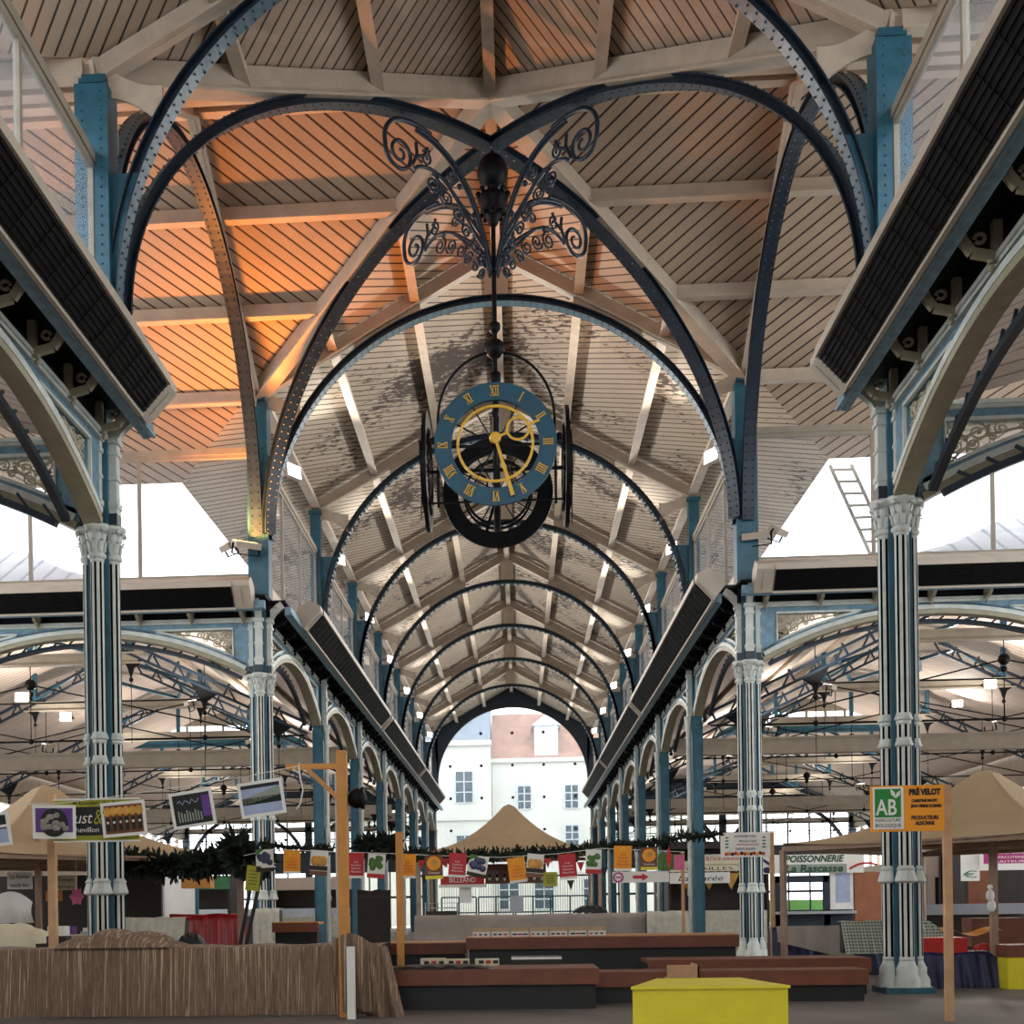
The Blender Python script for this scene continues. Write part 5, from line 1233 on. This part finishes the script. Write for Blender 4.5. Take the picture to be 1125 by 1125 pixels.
box_thing('red_crate', 'red plastic crate right of the front right pier', 'crate', 'red', (1010, 1030, 1063, 1048), 1.5, .8)['label'] = 'red plastic crate just behind the tall pine post'
covered('navy cloth covered stall at the bottom right corner', (1008, 1047, 1108, 1100), .9, 1.4, 'navycloth', 0, fold=.03, lean=.1)
o = box_thing('yellow_bin', 'yellow bin at the right edge bottom', 'bin', 'yellow', (1108, 1050, 1150, 1100), .5, .8); 
b = MB(); x0, x1, z0, z1 = px((1106, 1038, 1152, 1052), .5); b.box(x0, x1, .48, 1.35, z0, z1); tag(b.build('wooden_board', 'counter'), 'brown wooden board lying on the yellow bin', 'board')
e = empty('yellow_cloth', 'orange and yellow cloth on a table behind the pine post', 'cloth', tuple(at(1065, 1025, 3))); b = cloth_grid(lambda u, v: (-.6+1.3*u, .5*v, .06*sin(u*9)+.05*v), 20, 6); b.build('sheet', 'orange', e)
o = mound('crumpled orange and white bag at the right', 'carrier_bag', 'red', (1075, 1037, 1096, 1052), 1.4, .35, .66, 'bag')
counter('steel topped counter at the right under the tent', *[at(x, 1000, 7).x for x in (990, 1125)], 7, .7, 1.5, 'steel', 'steel', 'darkbrown')
box_thing('wooden_box', 'brown wooden boxes stacked on the right counter', 'box', 'counter', (1068, 1008, 1125, 1040), 5, .6)['label'] = 'brown wooden box behind the tent post at the right edge'
postpx('brown tent pole right of the pine post, with knotted white bag', 1092, 7, 921, 1.0, 'greywood', name='tent_pole')
e = empty('plastic_bag', 'white plastic bag tied on the brown tent pole', 'bag', tuple(at(1088, 990, .9))); b = MB(); b.ball((0, 0, .1), .11, 10, 8, (.7, .5, 1)); b.ball((.02, 0, -.08), .08, 8, 6, (1, .5, 1.4)); b.ball((0, 0, .25), .05, 8, 6); b.build('bag', 'paper', e)
def shop_right():
    sign('magenta butcher sign at the right edge', (1081, 934, 1132, 949), 12, ['BOUCHERIE', 'CHARCUTERIE', 'TRAITEUR'], 'magenta', 'paper')
    sign('white price sheets hanging beside the magenta sign', (1056, 938, 1076, 968), 12.2, ['', '\u20ac'], 'paper', 'winegreen', 'price_sheet')
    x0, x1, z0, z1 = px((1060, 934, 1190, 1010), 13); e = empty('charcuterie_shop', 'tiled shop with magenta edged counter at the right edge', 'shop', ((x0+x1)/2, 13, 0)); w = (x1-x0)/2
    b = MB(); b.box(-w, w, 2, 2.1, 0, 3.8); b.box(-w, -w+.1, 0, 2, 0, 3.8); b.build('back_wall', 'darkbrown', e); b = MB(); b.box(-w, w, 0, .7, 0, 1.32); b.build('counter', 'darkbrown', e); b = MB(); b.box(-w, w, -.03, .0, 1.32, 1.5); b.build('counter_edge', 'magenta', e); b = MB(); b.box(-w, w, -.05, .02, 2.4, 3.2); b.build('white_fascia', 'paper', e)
    b = MB(); b.box(-w, -w*.2, 1.7, 1.9, 0, 3); b.build('brick_panel', 'brick', e)
    x0, x1, z0, z1 = px((990, 930, 1062, 1003), 16); b = MB(); b.box(x0, x1, 16, 16.2, 0, z1); b.box(x0+.3, x0+.75, 15.98, 16, .9, 2.4, 1); b.box(x0+1.0, x0+1.3, 15.98, 16, 1.2, 2.3, 1); b.box(x0+1.5, x0+2.0, 15.98, 16, .9, 2.5, 1); o = b.build('shop_partition', ['pinkwall', 'printblack']); tag(o, 'pinkish shop wall with narrow dark openings right of the front right pier', 'wall')
shop_right()
def fish_shop():
    d = 24; x0, x1, z0, z1 = px((858, 938, 930, 960), d)
    e = empty('fish_shop_sign', 'white and green fishmonger fascia with cursive name', 'sign', ((x0+x1)/2, d, z0)); w = (x1-x0)/2; h = z1-z0
    b = MB(); b.box(-w-.9, w+.6, 0, .05, 0, h); b.build('board', 'paper', e); b = MB(); b.box(-w, w, -.004, 0, 0, h*.48); b.build('green_band', 'gridcloth', e)
    text('POISSONNERIE', (0, -.006, h*.75), h*.34, 'darkgreen', e, w*1.8, .25, 0, .012); text('La Rascasse', (.0, -.01, h*.24), h*.38, 'darkgreen', e, w*1.75, .15, 0, .012)
    b = MB(); b.tube([(-w-.55+.2*sin(t*.8), -.02, h*.1+t*.1) for t in range(10)], .05, 6); b.ball((-w-.5, -.02, h*.2), .16, 10, 6, (1, .2, .7)); b.build('fish_emblem', 'navycloth', e)
    b = MB(); b.tube([(w+.1+.12*t, -.02, h*(.2+.12*t-.012*t*t)) for t in range(9)], .04, 5); b.build('lobster_emblem', 'redcard', e)
    X0, X1, Z0, Z1 = px((852, 960, 1000, 1012), d+.2); e = empty('fish_shop', 'fishmonger stall front with window onto the street below its sign', 'shop', (0, d+.2, 0))
    b = MB(); 
    for a, c in ((852, 858), (905, 912)): p, q = at(a, 980, d+.2).x, at(c, 980, d+.2).x; b.box(p, q, 0, .2, 0, Z1)
    b.box(X0, at(938, 980, d).x, 0, .2, 0, 1.35); b.box(X0, at(912, 980, d).x, 0, .2, Z1-.25, Z1); b.build('frame', 'navy', e)
    b = MB(); p, q = at(912, 980, d+.2).x, at(938, 980, d+.2).x; b.box(p, q, .05, .2, 1.3, Z1+.1); f = b.build('white_panel', 'paper', e); b = MB(); c = (p+q)/2; b.box(c-.2, c+.3, .03, .05, 1.6, 2.7); b.build('door_pane', 'skyprint', f)
    b = MB(); p, q = at(939, 980, d+.2).x, at(968, 980, d+.2).x; b.box(p, q, 0, .3, 0, Z1+.1); b.build('brick_pier', 'brick', e)
    b = MB(); b.box(X0, at(938, 980, d).x, -.6, 0, 1.2, 1.3); b.build('slab', 'steel', e)
    mound('dark rolled awning lying on the fish stall', 'rolled_awning', 'printblack', (876, 1001, 918, 1010), d-.4, .4, 1.3)
    b = MB(); b.box(23, 30, YE+8, YE+9, 0, 2.0); tag(b.build('street_hedge', 'green'), 'green hedge in the street seen through the fish stall', 'hedge')
fish_shop()

# ---- darker stalls further back in the side halls
b = MB(); b.box(-3.4, 3.0, 0, .08, 0, 2.5); o = b.build('shade_backdrop', 'darkbrown'); o.location = (-11.2, 7.6, 0); tag(o, 'added dark backdrop for the gloom under the left tent', 'screen')  # dark sheet standing in for the shade beneath the tent
def shop(label, x0, x1, y, zt=3.6, fascia='tarp_cream', txt=None):
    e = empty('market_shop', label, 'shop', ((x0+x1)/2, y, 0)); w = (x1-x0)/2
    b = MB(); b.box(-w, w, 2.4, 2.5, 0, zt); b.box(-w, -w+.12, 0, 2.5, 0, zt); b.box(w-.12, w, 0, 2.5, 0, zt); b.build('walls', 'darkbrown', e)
    b = MB(); b.box(-w, w, -.1, .05, zt-.75, zt); f = b.build('fascia', fascia, e)
    if txt: text(txt, (0, -.11, zt-.38), .4, 'darkgreen', f, w*1.1)
    b = MB(); b.box(-w+.15, w-.15, 0, .7, 0, 1.25); b.build('counter', 'tarp_pale', e); b = MB(); b.box(-w+.15, w-.15, .05, .1, 1.25, 1.75); b.build('glass_front', 'steel', e)
for i, (a, c, y, m) in enumerate(((-27.5, -22, 44, 'tarp_cream'), (-21, -15.5, 46, 'winegreen'), (-14.5, -9.5, 52, 'pinkwall'))): shop('%s shop with pale counter at the back of the left hall' % ('outer', 'middle green fronted', 'inner pinkish')[i], a, c, y, 3.6, m)
for i, (a, c, y, m) in enumerate(((21.5, 27, 34, 'pinkwall'), (9, 14, 56, 'tarp_cream'))): shop('%s shop with dark interior at the back of the right hall' % ('outer pinkish', 'inner cream fronted')[i], a, c, y, 3.8, m)

# ---- things of one kind share a group
GR = {'roof_frame': 'arched roof frames of the nave', 'arcade_arch': 'cast iron arcade arches', 'nave_pillar': 'square blue pillars', 'clustered_pier': 'clustered piers of the crossing', 'gutter': 'gutters over the arcades', 'air_heater': 'long air heaters on the gutters', 'hall_truss': 'iron trusses of the side halls',
      'flood_light': 'floodlights', 'scroll_bracket': 'scroll brackets of the clock', 'tie_beam': 'fawn beams across the side halls', 'cross_brace': 'crossed braces under the hall roofs', 'pagoda_tent': 'tan pagoda tents', 'entrance_gate': 'barred entrance gates', 'fir_garland': 'fir garlands over the stalls', 'counter': 'stall counters', 'covered_stall': 'covered stalls',
      'wooden_post': 'wooden sign posts', 'shop_sign': 'shop signs', 'market_shop': 'shops at the back of the halls', 'side_arch': 'side arches of the crossing', 'diagonal_rib': 'diagonal ribs of the crossing', 'producer_sign': 'producer signs', 'lantern_window': 'lantern strips of the side halls'}
for o in list(COL.objects):
    if o.parent is None and o.get('label') and not o.get('group') and o.get('kind') is None:
        g_ = GR.get(o.name.split('.')[0])
        if g_: o['group'] = g_
# ================================================================ LIGHT
w = bpy.data.worlds.new('sky'); scn.world = w; w.use_nodes = True
bg = w.node_tree.nodes['Background']; bg.inputs[0].default_value = (.93, .97, 1, 1); bg.inputs[1].default_value = 3.0
vs = scn.view_settings; vs.view_transform = 'Standard'; vs.look = 'None'; vs.exposure = .3; vs.gamma = 1; vs.use_curve_mapping = False
